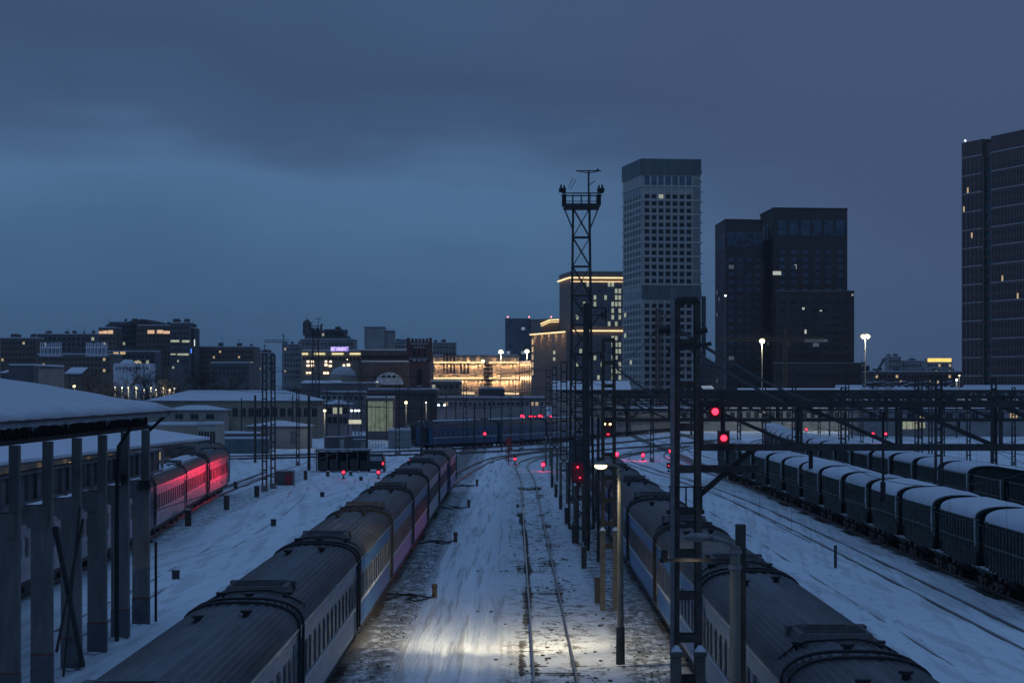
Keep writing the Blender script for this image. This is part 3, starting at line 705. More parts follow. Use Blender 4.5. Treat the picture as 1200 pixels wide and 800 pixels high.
for i, (x, yt, yb, wd) in enumerate(lt):
    d = GD(yb); mast(PX(x, d), d, PZ(yt, d), ('left of a close pair of tall ladder masts beside the yard hut' if i == 0 else 'right of a close pair of tall ladder masts beside the yard hut' if i == 1 else f'lattice mast in the far left yard, {["first","second","third","fourth","fifth","sixth","seventh","eighth","ninth","tenth","eleventh","twelfth"][order.index(x)]} counted from the left'), big=False, wid=wd, piers=False, group='lattice masts in the left yard')
# cables
def cable(a, b, sag, r_, label):
    mb = MB(); a = Vector(a); b = Vector(b); pts = []
    for k in range(17):
        t = k / 16; p = a.lerp(b, t); p.z -= sag * 4 * t * (1 - t); pts.append(p)
    mb.tube(pts, r_, 5, cap=False)
    return tag(mb.build('overhead_cable', BLACK), label, 'cable', 'overhead cables')
cable((ROWX - .3, 61, 11.9), (25.0, 165, 9.2), 1.0, .05, 'thick black cable sweeping down right from the near mast, upper one of two')
cable((ROWX - .3, 61.2, 11.6), (24.5, 165, 8.4), .9, .05, 'thick black cable sweeping down right from the near mast, lower one of two')
cable((ROWX, 112.4, 11.6), (20, 214, 9.0), 1.6, .05, 'black cable dropping right from the mast on pale piers')
cable((ROWX, 163, 12.4), (-24.6, 240, 12.6), 2.2, .02, 'thin span wire crossing the yard to the paired ladder masts')
cable((-24.6, 240, 9.0), (ROWX, 240, 9.2), .8, .025, 'lower span wire across the left yard')
cable((PX(228, 677), 660, 10.6), (PX(466, 368), 368, 9.6), 1.0, .04, 'span wire high over the snowy hip roof')
cable((PX(320, 245), 245, 10.5), (PX(545, 368), 368, 9.8), .8, .03, 'span wire passing in front of the brick tower')
cable((PX(466, 368), 368, 9.0), (ROWX, 330, 9.6), .5, .03, 'span wire just above the crossing blue train')
for i, (x, z) in enumerate(((LT, 6.2), (MT, 6.2), (RT, 6.2), (20.9, 6.2))):
    cable((x, 50, z + 1.6), (x, 300, z + 1.6), .3, .012, f'thin contact wire above the {["left train", "bare middle track", "right train", "empty track beside the wagons"][i]}')

for (xt, nm_) in ((7.6, 'right train'), (13.5, 'snow field'), (20.9, 'empty track by the wagons'), (25.0, 'front wagon row')):
    for (ya, yb) in ((61.3, 112.4), (112.4, 163.4), (163.4, 214.4)):
        mb = MB(); pts = []; low = []
        for k in range(13):
            t_ = k / 12; z_ = 8.3 - 1.3 * 4 * t_ * (1 - t_); pts.append((xt, ya + (yb - ya) * t_, z_)); low.append((xt, ya + (yb - ya) * t_, 6.4))
        mb.tube(pts, .012, 4, cap=False); mb.tube(low, .010, 4, cap=False)
        for k in range(1, 12, 2): mb.bar(pts[k], low[k], .006)
        mb.tube([(xt, ya, 8.85), (xt, ya, 8.3)], .06, 6); mb.bar((xt, ya, 8.3), (xt, ya, 6.4), .006)
        tag(mb.build('contact_wire', BLACK), f'thin overhead contact wire with droppers above the {nm_}, {"near" if ya < 100 else "middle" if ya < 150 else "far"} span', 'wire', 'overhead contact wires')
for k_ in range(5):
    ys_ = (61.3, 112.4, 163.4, 214.4, 265, 316); 
    for sx_, zz_ in ((-.5, 12.3), (.5, 11.4)):
        cable((ROWX + sx_, ys_[k_], zz_), (ROWX + sx_, ys_[k_ + 1], zz_), .9, .016, f'thin {"upper" if sx_ < 0 else "lower"} feeder wire strung along the mast row, {["nearest","second","third","fourth","farthest"][k_]} span')
for i, (x0, z0, x1, z1, yy) in enumerate(((-24.6, 12.0, 4.4, 12.2, 245), (-24.6, 10.2, 4.4, 10.4, 250), (-21, 8.2, 4.4, 8.4, 300), (-18, 9.6, 4.4, 9.9, 366), (-60, 10.6, -18, 9.2, 420), (-40, 8.4, 0, 8.2, 520))):
    cable((x0, yy, z0), (x1, yy + 3, z1), .7, .03, f'thin span wire over the left yard, {["lowest over the coaches","second over the coaches","over the shunting signals","before the blue train","by the depot roofs","farthest by the brick tower"][i]}')
# ------------------------------------------------------------------ signals, posts, hoses
def dwarf(px, py, label, h=.75, rad=.17, power=5, beam=0, tgt=None, cone=10):
    d = GD(py + 1e-3); d = F * (H - h) / (py - HY); x = PX(px, d)
    r = empty('dwarf_signal', (x, d, 0), label, 'signal', 'low red shunting signals'); mb = MB(); mb.tube([(0, 0.05, 0), (0, .05, h - .15)], .07, 8); mb.box(0, .05, .06, .35, .35, .15); mb.build('post', STEEL, r)
    mb = MB(); mb.box(0, .1, h, .46, .25, .62); mb.box(0, .1, h + .34, .52, .32, .06); mb.build('housing', BLACK, r)
    mb = MB(); mb.tube([(0, -.06, h), (0, -.03, h)], rad, 14); mb.build('lens', REDL, r)
    mb = MB(); mb.tube([(0, -.03, h + rad + .02), (0, -.14, h + rad + .0)], .05, 6); mb.build('hood', BLACK, r)
    light('POINT', r, (0, -.8, h + .1), power * 1.5, (1, .02, .09), .08)
    if beam: light('SPOT', r, (0, -.4, h + .1), beam, (1, .02, .06), .12, rot=aim((x, d, h), tgt), spot=cone)
    return r
dwarf(402.5, 553, 'red shunting signal left of two on the snow before the dark covered shed', power=3, beam=1100, tgt=(-26.6, 212, 2.6), cone=17)
dwarf(443.5, 553, 'red shunting signal right of two on the snow before the parked van', power=3, beam=1700, tgt=(-26.4, 206, 2.4), cone=15)
dwarf(481.5, 539, 'red shunting signal alone on the snow left of the coach roofs', power=2)
dwarf(603.5, 537.5, 'red shunting signal left of where the bare track bends', power=2)
dwarf(636.5, 544, 'bright red shunting signal at the bend of the bare track', rad=.22, power=50, beam=38000, tgt=(-6.15, 143, 1.1), cone=1.7)
dwarf(722.5, 532, 'brightest red shunting signal right of the lamp, behind the mast on piers', rad=.30, power=110)
dwarf(753.5, 533, 'red shunting signal second right of the lit lamp head', rad=.22, power=80)
dwarf(785.5, 528.5, 'red shunting signal close left of the wide dark mast', rad=.20, power=60)
dwarf(783.5, 545.5, 'tiny red lens added as a reflected red dot left of the wide dark mast', rad=.07, power=2)  # reflected red glint, put in as a small glowing lens
def mast_signal(x, y, z, label, lenses, h_top, group='red signals on masts', power=20, polex=0):
    r = empty('signal_mast', (x, y, 0), label, 'signal', group)
    mb = MB(); mb.tube([(polex, .2, 0), (polex, .2, h_top)], .09, 8); mb.build('post', STEEL, r)
    mb = MB(); zs = [l[1] for l in lenses]; hw_ = .30 if power < 1.5 else .52; mb.box(0, .06, z + sum(zs) / len(zs), hw_ + .3 * (len({l[0] for l in lenses}) > 1), .18, max(zs) - min(zs) + hw_ * 1.2); mb.build('head', BLACK, r)
    for dx, dz, m_, rr in lenses:
        mb = MB(); mb.tube([(dx, -.07, z + dz), (dx, -.035, z + dz)], rr, 14); mb.build('lens', m_, r)
        mb = MB(); mb.bar((dx, -.03, z + dz + rr + .03), (dx, -.25, z + dz + rr + .03), rr * 2, .02); mb.build('hood', BLACK, r)
        if m_ is REDL: light('POINT', r, (dx, -.45, z + dz), power, (1, .02, .12), .08)
    return r
d = 142; mast_signal(PX(712, d), d, PZ(507, d), 'tall signal with one red and two amber lights above the lit street lamp', [(0.03, 0, REDL, .11), (-.17, .52, YELL, .06), (.15, .52, YELL, .06)], 8.6, power=2, polex=-.55)
d = 60.6; mast_signal(PX(838, d), d, PZ(482, d), 'upper red signal hung on the near truss beside the wide mast', [(0, 0, REDL, .085)], PZ(475, d), power=.6)
mast_signal(PX(848, d), d, PZ(513, d), 'lower red signal hung on the near truss beside the wide mast', [(0, 0, REDL, .08)], PZ(505, d), power=.6)
for o in col.objects:
    if o.name.startswith('signal_mast') and abs(o.location.y - 60.6) < .01:      # hung under the truss, not standing on the ground
        for ch in list(o.children):
            if ch.name.startswith('post'):
                me = MB(); z0 = PZ(482, d) if 'upper' in o['label'] else PZ(513, d); me.tube([(0, .2, z0 - .1), (0, .2, 9.9)], .06, 8)
                ch.data = me.mesh('hanger', STEEL); ch.name = 'hanger'
for (px, py, dd, lab, hh) in ((917, 472, 380, 'small red signal light seen through the far truss above the wagons', 9), (945, 503, 500, 'small red signal light low beyond the snowy wagon roofs', 3), (1023, 508, 440, 'left one of two red lights near the pale lit car park', 3), (1038, 508, 440, 'right one of two red lights near the pale lit car park', 3),
                      (527, 498, 430, 'small red signal light above the left end of the blue train', 5), (568, 508, 395, 'faint red signal light in front of the blue train', 2.6)):
    mast_signal(PX(px, dd), dd, PZ(py, dd), lab, [(0, 0, REDL, .22)], PZ(py, dd) + .3, power=10, group='small far red signals')
# signal whose light falls on the left train, and the one reddening the grey coaches
d = 158; r = mast_signal(PX(677, d), d, PZ(547, d), 'double red signal low on the floodlight tower', [(0, 0, REDL, .06), (.15, -.7, REDL, .05)], 6, power=4)
def stump(px, yt, yb, label, wid=.32, group='stubby dark electric posts', name='service_post', x=None, snow=True, red=None):
    d = GD(yb); X = PX(px, d) if x is None else x; hh = max(.3, PZ(yt, d))
    r = empty(name, (X, d, 0), label, 'post', group)
    mb = MB(); mb.box(0, 0, hh / 2, wid, wid * .8, hh); mb.box(0, 0, hh + .03, wid * 1.15, wid, .06); mb.box(0, -wid * .41, hh * .7, wid * .7, .02, hh * .35); mb.build('case', mat('post_case', (.06, .06, .055), .7, var=.5, scale=4), r)
    if snow:
        mb = MB(); mb.box(0, 0, hh + .10, wid * .9, wid * .7, .08, taper=.7); mb.build('snow_cap', SNOW, r)
    return r
for i, dd in enumerate((115, 137, 159, 181, 203, 225, 247)):
    o = stump(0, 0, HY + F * H / dd, f'stubby dark service post beside the bare track, {ORD[i]} to the camera', .30, x=4.0 - .02 * i)
for o in list(col.objects):
    if o.name.startswith('service_post'):
        s = 1.25 / max(.3, PZ(0, o.location.y));
        for ch in o.children: ch.scale = (1, 1, s)
lst = [(220.5, 598, 616), (265.5, 581, 597), (301, 570, 582), (358, 552, 562), (320.5, 609, 616), (206, 669, 678), (377.6, 577, 582), (276, 565, 573), (384, 553, 558), (411, 553, 557), (423, 559, 563)]
names = ['dark post beside the red-lit coaches, nearest of three', 'dark post beside the red-lit coaches, middle of three', 'dark post beside the red-lit coaches, farthest of three', 'dark post on the snow left of the covered shed',
         'small orange-topped marker in the open snow right of the red-lit coaches', 'small orange-topped marker low in the snow near the concrete columns', 'small marker in the snow before the covered shed', 'tiny post right of the end of the red-lit coach',
         'tiny post left of the paired red shunting signals', 'tiny post between the paired red shunting signals', 'tiny post in the snow right of the first red shunting signal']
for (px, yt, yb), nm in zip(lst, names): stump(px, yt, yb, nm, .45 if yb - yt > 11 else .38, 'stubby posts in the left yard')
o = stump(979, 640, 665, 'lone slim post on the empty snow between the trains and the wagons', .16, 'lone post', snow=False); 
post = [o for o in col.objects if o.name.startswith('service_post') and o.get('label', '').startswith('dark post beside the red-lit')]
for q in post[:2]:
    q.name = 'dwarf_signal'
# tall-hatted shunting marker with red-white arms
d = GD(545); r = empty('points_indicator', (PX(596, d), d, 0), 'spiky red points indicator standing left of the bending track', 'signal')
mb = MB(); mb.tube([(0, 0, 0), (0, 0, 3.2)], .07, 8); mb.build('post', mat('red_paint', (.35, .04, .04), .6), r)
mb = MB()
for k in range(5): mb.bar((-.45, 0, .5 + k * .5), (.45, 0, .8 + k * .5), .09); mb.bar((.45, 0, .5 + k * .5), (-.45, 0, .8 + k * .5), .09)
mb.box(0, 0, 3.2, .7, .2, .8); mb.build('arm', mats['red_paint'], r)
# watering hydrants with frozen hoses beside the left train
for i, d in enumerate((118, 160, 206, 251)):
    r = empty('hose_hydrant', (-3.95, d, 0), f'short hydrant with a dark hose lying on the snow, {ORD[i]} to the camera', 'hydrant', 'hydrants beside the left train')
    mb = MB(); mb.tube([(0, 0, 0), (0, 0, .5)], .13, 10); mb.sphere((0, 0, .55), .16, 8); mb.box(0, -.12, .35, .18, .1, .18); mb.build('post', mat('hydrant', (.12, .09, .06), .7), r)
    mb = MB(); random.seed(20 + i); p = [(0, 0, .15)]; x, y = -.3, -.6
    for k in range(9): p.append((x + random.uniform(-.15, .15), y, .05)); x -= .26; y += random.uniform(-1.0, 1.0)
    mb.tube(smooth3(p) if False else p, .045, 6)
    p = [(-.3, -1.2, .05), (-.9, -2.6, .05), (-1.3, -1.0, .06), (-.8, .4, .05), (-1.8, .9, .05), (-2.2, -1.5, .05)]; mb.tube(p, .045, 6)
    mb.build('hose', BLACK, r)
random.seed(11)

for i, (px, py, m_) in enumerate(((612, 488.2, REDL), (622, 489.2, REDL), (633, 488.2, REDL), (645, 489.4, REDL), (627, 490, REDL), (655, 489.5, LAMPW), (649.5, 490, LAMPW))):
    dd = 470 + i * 3; r = empty('far_signal', (PX(px, dd), dd, 0), f'{"red" if i < 5 else "white"} light in the glowing row above the blue train, {["first from the left","second from the left","fourth from the left","fifth from the left","third from the left","last on the right","second last on the right"][i]}', 'signal', 'row of glowing signals above the blue train')
    z = PZ(py, dd); mb = MB(); mb.tube([(0, .2, 0), (0, .2, z)], .08, 6); mb.build('post', STEEL, r); mb = MB(); mb.box(0, .1, z, 1.0, .25, 1.0); mb.build('head', BLACK, r); mb = MB(); mb.tube([(0, -.08, z), (0, -.04, z)], .42 if i < 5 else .22, 12); mb.build('lens', m_, r)
    if i < 5: light('POINT', r, (0, -2.0, z + .3), 260, (1, .02, .08), .1)  # red point lights added off the lenses to redden the coach roofs
# ------------------------------------------------------------------ lamp posts
def street_lamp(x, y, ztop, label, power, target, lens=LAMPM, drop=.07):
    r = empty('street_lamp', (x, y, 0), label, 'street lamp', 'yard lamps beside the bare track')
    mb = MB(); mb.tube([(0, 0, 0), (0, 0, 1.4)], .17, 12, .16); mb.build('base_sleeve', mat('dark_green_sleeve', (.05, .06, .055), .6), r)
    mb = MB(); mb.tube([(0, 0, 1.4), (0, 0, ztop)], .125, 12, .10); mb.build('pole', mat('lamp_pole', (.20, .19, .15), .45, .2, var=.3, scale=3, stretch=(1, 1, .3)), r)
    mb = MB(); mb.tube([(0, 0, ztop - .5), (0, 0, ztop - .1), (-.08, -.02, ztop + .05), (-.3, -.05, ztop + .12), (-.5, -.08, ztop + .14)], .045, 8)
    for z in (ztop - .15, ztop - .45): mb.tube([(0, 0, z), (0, 0, z + .08)], .135, 12)
    mb.build('arm', STEELG, r)
    mb = MB(); mb.sphere((-.72, -.1, ztop + .17), .3, 14, (1.0, .7, .30)); h = mb.build('lamp_head', STEELG, r, smooth=True)
    mb = MB(); mb.sphere((-.74, -.12, ztop + drop), .24, 14, (1.0, .72, .5)) if drop < .12 else mb.sphere((-.74, -.10, ztop + drop - .03), .2, 14, (1.0, .6, .28)); mb.build('lens', lens, h, smooth=True)
    src = (x - .74, y - .12, ztop - .08)
    light('SPOT', r, (-.74, -.12, ztop - .12), power, (1, .83, .55), .15, rot=aim(src, target), spot=74)
    light('SPOT', r, (-.74, -.12, ztop - .2), power * .13, (1, .83, .55), .08, rot=aim(src, (src[0] - 2.6, src[1] + 5.0, 0)), spot=100)
    light('SPOT', r, (-.74, -.12, ztop - .12), power * .06, (1, .83, .55), .15, rot=aim(src, (src[0] - .5, src[1] + 2, 0)), spot=150)
    return r
street_lamp(3.97, 89.6, 7.36, 'lit yard lamp whose glowing head hangs left of its slim pole', 8600, (-2.1, 102.3, 0))
street_lamp(4.30, 46.6, 7.3, 'closer yard lamp with curved arm, seen from above in front of the right train', 240, (2.2, 49, 0), drop=.17)
mb = MB(); mb.box(0, 0, 3.9, .19, .22, 7.6); mb2 = empty('concrete_pole', (4.44, 46.95, 0), 'thick square concrete pole standing against the curved-arm lamp', 'pole'); mb.build('shaft', mat('dark_concrete', (.07, .068, .06), .85, var=.35, scale=4, bump=.3), mb2)
mb = MB(); mb.bar((-1.6, 0, 7.0), (.1, 0, 7.0), .06); mb.tube([(-1.5, 0, 6.95), (-1.5, 0, 7.2)], .07, 8); mb.build('bracket', BLACK, mb2)

def far_lamp(px, py, d, label, lens=LAMPG, rad=.5, double=False, power=0, group='far street lamps', base=0.0, color=(1, .9, .6)):
    X = PX(px, d); z = PZ(py, d); r = empty('street_lamp', (X, d, base), label, 'street lamp', group)
    mb = MB(); mb.tube([(0, 0, 0), (0, 0, z - base)], .16, 6, .1); mb.build('pole', STEELG, r)
    for s in ((-1, 1) if double else (0,)):
        mb = MB(); mb.sphere((s * rad * .75, -.2, z - base), rad * .85, 10, (1, .6, .8)); mb.build('lens', lens, r)
        mb = MB(); mb.box(s * rad * .75, .1, z - base + rad * .8, rad * 1.2, rad * .6, rad * .2); mb.build('lamp_head', STEELG, r)
    if power: light('POINT', r, (0, -1.2, z - base - .8), power, color, .3)
    return r
far_lamp(893, 399.5, 560, 'tall lit lamp post standing before the dark towers', rad=.8, power=4000)
far_lamp(1014, 394, 560, 'tall double-headed lit lamp post right of the dark towers', rad=.7, double=True, power=4000)
far_lamp(850, 346.5, 800, 'high white light at the left edge of the smaller dark tower', LAMPW, .45)
far_lamp(587, 412, 640, 'tall lit floodlight left of the two above the golden building', rad=.75, power=3000)
far_lamp(617.5, 411.5, 640, 'tall lit floodlight right of the two above the golden building', rad=.75, power=3000)
for i, (x, y, m_, rr) in enumerate(((35, 451.5, LAMPW, .35), (62, 452.5, LAMPG, .7), (87, 452.5, LAMPG, .6), (135, 453.5, LAMPW, .22), (143, 454, LAMPW, .28), (150.5, 454, LAMPG, .26), (159.5, 454.3, LAMPG, .38), (168.5, 456.5, LAMPG, .30), (177, 454.3, LAMPG, .42), (183, 456.5, LAMPW, .22), (191.5, 454.5, LAMPG, .26), (199, 456.5, LAMPG, .34), (204.5, 455, LAMPW, .3))):
    far_lamp(x, y, 600, f'small street lamp in the dark trees on the left, {["first","second","third","fourth","fifth","sixth","seventh","eighth","ninth","tenth","eleventh","twelfth","thirteenth"][i]} from the left', m_, rr * .75, power=250, group='street lamps among the dark trees')
for (x, y, d, m_, rr, lab) in ((476, 471.5, 450, LAMPG, .38, 'lit lamp before the dark brick building under the tower'), (499.5, 471.5, 460, LAMPW, .2, 'small white lamp by the red wall'), (380.5, 481, 400, LAMPG, .3, 'lit lamp on the yard left of the green-lit hall'),
                               (442, 390 + 57.5, 640, LAMPW, .25, 'small white lamp on the brick terminal'), (1124, 440, 700, LAMPG, .3, 'lit lamp left edge of the red-brown tower, upper'), (1121, 445, 640, LAMPW, .4, 'white lamp beside the red-brown tower'), (604, 421, 720, LAMPG, .1, 'tiny lamp before the golden facade'), (566, 423, 760, LAMPG, .7, 'bright lamp in front of the golden facade')):
    far_lamp(x, y, d, lab, m_, rr, power=200)
for i, (x, y) in enumerate(((412, 481), (416.5, 481), (420.5, 481), (514, 474.5), (521, 474.5))):
    far_lamp(x, y, 470, f'{["left","middle","right"][i]} of three small white lamps left of the green-lit hall' if i < 3 else f'{["left","right"][i-3]} of two white lights below the golden building', LAMPW, .3)

# ------------------------------------------------------------------ unfinished canopy on concrete columns, left
cn = empty('concrete_canopy', (-16.5, 77, 0), 'open concrete column hall with dark truss and thick snow roof', 'canopy')
for k in range(7):
    y = 105 - 5.5 * k; mb = MB(); xr = -16.05
    mb.box(xr - .36, y, 3.15, .72, .42, 6.3); mb.box(xr - .16, y, 7.4, .32, .38, 2.2)
    mb.hexa([(xr - .8, y - .25, 5.5), (xr - .1, y - .25, 5.5), (xr - .1, y + .25, 5.5), (xr - .8, y + .25, 5.5), (xr - 1.35, y - .25, 6.3), (xr - .1, y - .25, 6.3), (xr - .1, y + .25, 6.3), (xr - 1.35, y + .25, 6.3)])
    mb.cur = 1; mb.box(xr - .36, y, .55, .74, .44, 1.1); mb.cur = 2; mb.box(xr - .36, y, 1.13, .742, .442, .05)
    mb.build('column', [CONC, mat('column_foot_paint', (.12, .13, .145), .8, var=.3), mat('red_line_paint', (.25, .07, .06), .8)], cn, world=True)
mb = MB()
mb.box(-16.85, 88, 6.95, .10, 50, .95); mb.box(-16.85, 88, 6.45, .45, 50, .10); mb.box(-16.85, 88, 7.45, .45, 50, .10)
for k in range(34): mb.box(-16.74, 64 + k * 1.5, 6.95, .14, .07, .86)
mb.build('crane_girder', mat('girder_grey', (.20, .20, .205), .6, .2, var=.3, scale=2, stretch=(1, .3, 1)), cn, world=True)
mb = MB()
for s in (-16.3, -16.65):
    mb.bar((s, 63, 8.60), (s, 106.5, 8.60), .16); mb.bar((s, 63, 9.22), (s, 106.5, 9.22), .13)
    for k in range(60):
        y = 64 + k * .7; mb.bar((s, y, 8.62), (s, y + .35, 9.2), .07); mb.bar((s, y + .35, 9.2), (s, y + .7, 8.62), .07)
for k in range(9):
    y = 106.2 - k * 5.5
    mb.bar((-16.3, y, 9.15), (-24, y, 10.45), .14); mb.bar((-16.3, y, 8.6), (-24, y, 8.9), .14)
    for q in range(7): mb.bar((-16.4 - q * 1.1, y, 8.62 + q * .045), (-16.9 - q * 1.1, y, 9.25 + q * .19), .07); mb.bar((-16.9 - q * 1.1, y, 9.25 + q * .19), (-17.5 - q * 1.1, y, 8.66 + q * .045), .07)
mb.bar((-16.1, 105.2, 8.45), (-15.2, 105.2, 9.3), .12); mb.build('truss', mat('truss_black', (.02, .02, .02), .7, var=.4, scale=4), cn, world=True)
mb = MB(); mb.hexa([(-15.15, 60, 9.30), (-15.15, 107.2, 9.27), (-24.5, 107.2, 10.75), (-24.5, 60, 10.75), (-15.15, 60, 9.37), (-15.15, 107.2, 9.34), (-24.5, 107.2, 10.82), (-24.5, 60, 10.82)]); mb.build('roof_deck', BLACK, cn, world=True)
mb = MB(); nxs, nys = 24, 90
for top in (0, 1):
    for j in range(nys + 1):
        y = 60 + 47.0 * j / nys
        for i in range(nxs + 1):
            t = i / nxs; x = -15.2 - 9.3 * t + ((.22 * noise.noise(Vector((y * .7, 0, 2))) + .08 * noise.noise(Vector((y * 2.3, 0, 2)))) if i == 0 else 0)
            zb = 9.375 + 1.46 * t - .03 * j / nys
            th = .24 + .11 * noise.noise(Vector((x * .5, y * .4, 1))); th *= min(1, .45 + t * 14) * min(1, .3 + (nys - j) / 4)
            mb.v.append((x, y, zb + (th if top else 0)))
nn = (nxs + 1)
for j in range(nys):
    for i in range(nxs):
        a = j * nn + i; b = (nys + 1) * nn + a
        mb.f.append((b, b + nn, b + nn + 1, b + 1)); mb.m.append(0)
        if i == 0: mb.f.append((a, a + nn, b + nn, b)); mb.m.append(0)
for i in range(nxs): a = nys * nn + i; b = (nys + 1) * nn + a; mb.f.append((a, a + 1, b + 1, b)); mb.m.append(0)
mb.build('snow_cover', SNOW, cn, world=True, smooth=True)
mb = MB()
for k in range(260):
    y = 62 + 44 * random.random(); l_ = random.uniform(.08, .38) * (.6 + noise.noise(Vector((y * .5, 4, 4)))); mb.tube([(-15.2, y, 9.36), (-15.2, y, 9.30 - max(.05, l_))], .022, 4, .004)
mb.build('icicles', mat('ice', (.45, .5, .55), .25, var=.1), cn, world=True)['kind'] = 'stuff'
mb = MB()        # drifted snow and ice clinging to the truss
for k in range(230):
    y = 64 + 42 * random.random(); h_ = random.uniform(.05, .2); mb.box(-16.22 + random.uniform(-.05, .1), y, 9.3 - h_ / 2, .12, random.uniform(.12, .5), h_)
for k in range(200):
    y = 63 + k * .22; h_ = .13 + .09 * noise.noise(Vector((y, 0, 7))) ; mb.box(-15.75 + .06 * noise.noise(Vector((y, 3, 7))), y, 9.27 - h_ / 2, .9, .26, h_)
mb.build('snow_clumps', SNOWD, cn, world=True)['kind'] = 'stuff'
mb = MB(); mb.bar((-15.95, 83, 5.5), (-15.95, 88.3, .1), .16); mb.bar((-15.93, 88.2, 5.5), (-15.93, 83.1, 1.2), .09); mb.bar((-15.9, 87.4, 6.0), (-15.9, 84.2, .2), .07); mb.build('cross_brace', STEEL, cn, world=True)
mb = MB(); mb.tube([(-15.6, 97.0, 8.7), (-15.9, 96.0, 8.0), (-15.95, 95.8, 5.9), (-15.95, 95.8, .2)], .09, 8); mb.tube([(-16.05, 105.2, 3.6), (-15.75, 104.9, 3.6), (-15.75, 104.9, .1)], .06, 8); mb.build('downpipe', BLACK, cn, world=True)
mb = MB(); mb.box(-16.2, 104.6, 6.1, .5, .3, .4); mb.box(-16.2, 99.2, 6.6, .3, .3, .3); mb.build('junction_box', STEEL, cn, world=True)

# ------------------------------------------------------------------ buildings
def building(name, label, cat, A, B, C, ztop, wall, wins=(), roof=None, z0=0.0, group=None, parapet=.5, snow=True):
    """A left-back corner, B front corner, C right corner (x, y); footprint is the parallelogram A B C D"""
    A, B, C = Vector((*A, 0)), Vector((*B, 0)), Vector((*C, 0)); D = A + C - B
    r = empty(name, (B.x, B.y, z0), label, cat, group)
    def prism(pts, za, zb): 
        mb = MB(); mb.hexa([(p.x, p.y, za) for p in pts] + [(p.x, p.y, zb) for p in pts]); return mb
    prism([A, B, C, D], z0, ztop).build('wall', wall, r, world=True)
    ctr = (A + C) / 2
    out = [ctr + (p - ctr) * 1.012 for p in (A, B, C, D)]; inn = [ctr + (p - ctr) * .975 for p in (A, B, C, D)]
    if roof: prism(out, ztop + .003, ztop + parapet).build('roof', roof, r, world=True)
    if snow: prism(inn, ztop + .006 + (parapet if roof else 0), ztop + (parapet if roof else 0) + .35).build('roof_snow', SNOW, r, world=True)
    faces = {'L': (A, B), 'R': (B, C)}; ws = []
    for spec in wins:
        f, n, u0, u1, zs, ww, wh, chooser = spec; p, q = faces[f]; Lf = (q - p).length; dr = (q - p).normalized(); nrm = Vector((dr.y, -dr.x, 0)); rz = math.atan2(dr.y, dr.x)
        for zi, z in enumerate(zs):
            for k in range(n):
                u = Lf * (u0 + (u1 - u0) * ((k + .5) / n)); c = p + dr * u + nrm * .03
                ws.append((c.x, c.y, z, rz, ww, wh, chooser(k, zi) if callable(chooser) else chooser))
    wm_cache = {}
    # individually: lit ones first, then the largest
    idx = sorted(range(len(ws)), key=lambda i: (0 if ws[i][6] not in (GLASS, GLASSB) else 1, -ws[i][4] * ws[i][5], i))
    for i in idx[:100]:
        x, y, z, rz, ww, wh, m_ = ws[i]; key = (round(ww, 2), round(wh, 2), m_.name)
        if key not in wm_cache:
            mb = MB(); mb.box(0, 0, 0, ww, .12, wh); mb.cur = 1; mb.box(0, -.04, -wh / 2 - .06, ww * 1.06, .22, .10); mb.box(0, -.07, 0, .06, .04, wh); wm_cache[key] = mb.mesh('window', [m_, wall])
        link_mesh('window', wm_cache[key], r, (x - B.x, y - B.y, z - z0), rz)
    rest = idx[100:]
    if rest:
        ms = []; mb = MB()
        for i in rest:
            x, y, z, rz, ww, wh, m_ = ws[i]
            if m_ not in ms: ms.append(m_)
            mb.cur = ms.index(m_); mb.box(x, y, z, ww, .12, wh, rz)
        o = mb.build('window_rows', ms, r, world=True); o['kind'] = 'stuff'
    return r
def bx(name, label, cat, x0, x1, yt, d, wall, dep=14, yaw=0, **k):
    Xa, Xb = PX(x0, d), PX(x1, d); B = (Xa, d); C = (Xb, d + (Xb - Xa) * math.tan(yaw)); A = (Xa - dep * math.sin(0), d + dep)
    return building(name, label, cat, A, B, C, PZ(yt, d), wall, **k)
def rows(zb, zt, step): 
    o = []; z = zb
    while z < zt: o.append(z); z += step
    return o
def lit(prob, m_=LITW, base=GLASS, seed=0):
    rr = random.Random(seed)
    return lambda k, z: m_ if rr.random() < prob else base
W_WHITE = mat('pale_panel_facade', (.46, .43, .385), .7, var=.18, scale=.15)
W_NET = mat('grey_green_netting', (.11, .13, .135), .8, var=.3, scale=.3, stretch=(1, 1, .2))
W_BLACK = mat('near_black_brick', (.058, .041, .038), .7, var=.3, scale=.2)
W_REDBR = mat('dark_red_brick', (.10, .062, .056), .75, var=.3, scale=.2)
W_BROWN = mat('brown_stone', (.15, .115, .095), .75, var=.25, scale=.25, stretch=(.3, .3, 2))
W_STONE = mat('pale_stone', (.42, .37, .32), .8, var=.06, scale=.3)
W_BRICK = mat('old_brick', (.115, .082, .076), .85, var=.35, scale=.5)
W_GREY = mat('grey_render', (.27, .265, .26), .85, var=.25, scale=.3)
W_PALE = mat('pale_render', (.40, .37, .31), .85, var=.2, scale=.5)
W_TAN = mat('tan_render', (.30, .25, .20), .85, var=.25, scale=.4)
W_DARK = mat('dark_render', (.10, .102, .108), .8, var=.3, scale=.4)
W_TEAL = mat('teal_sheet', (.10, .13, .14), .6, .1, var=.3, scale=1)
W_SHED = mat('galvanised_sheet', (.22, .25, .27), .5, .3, var=.25, scale=1, stretch=(6, 1, 1))

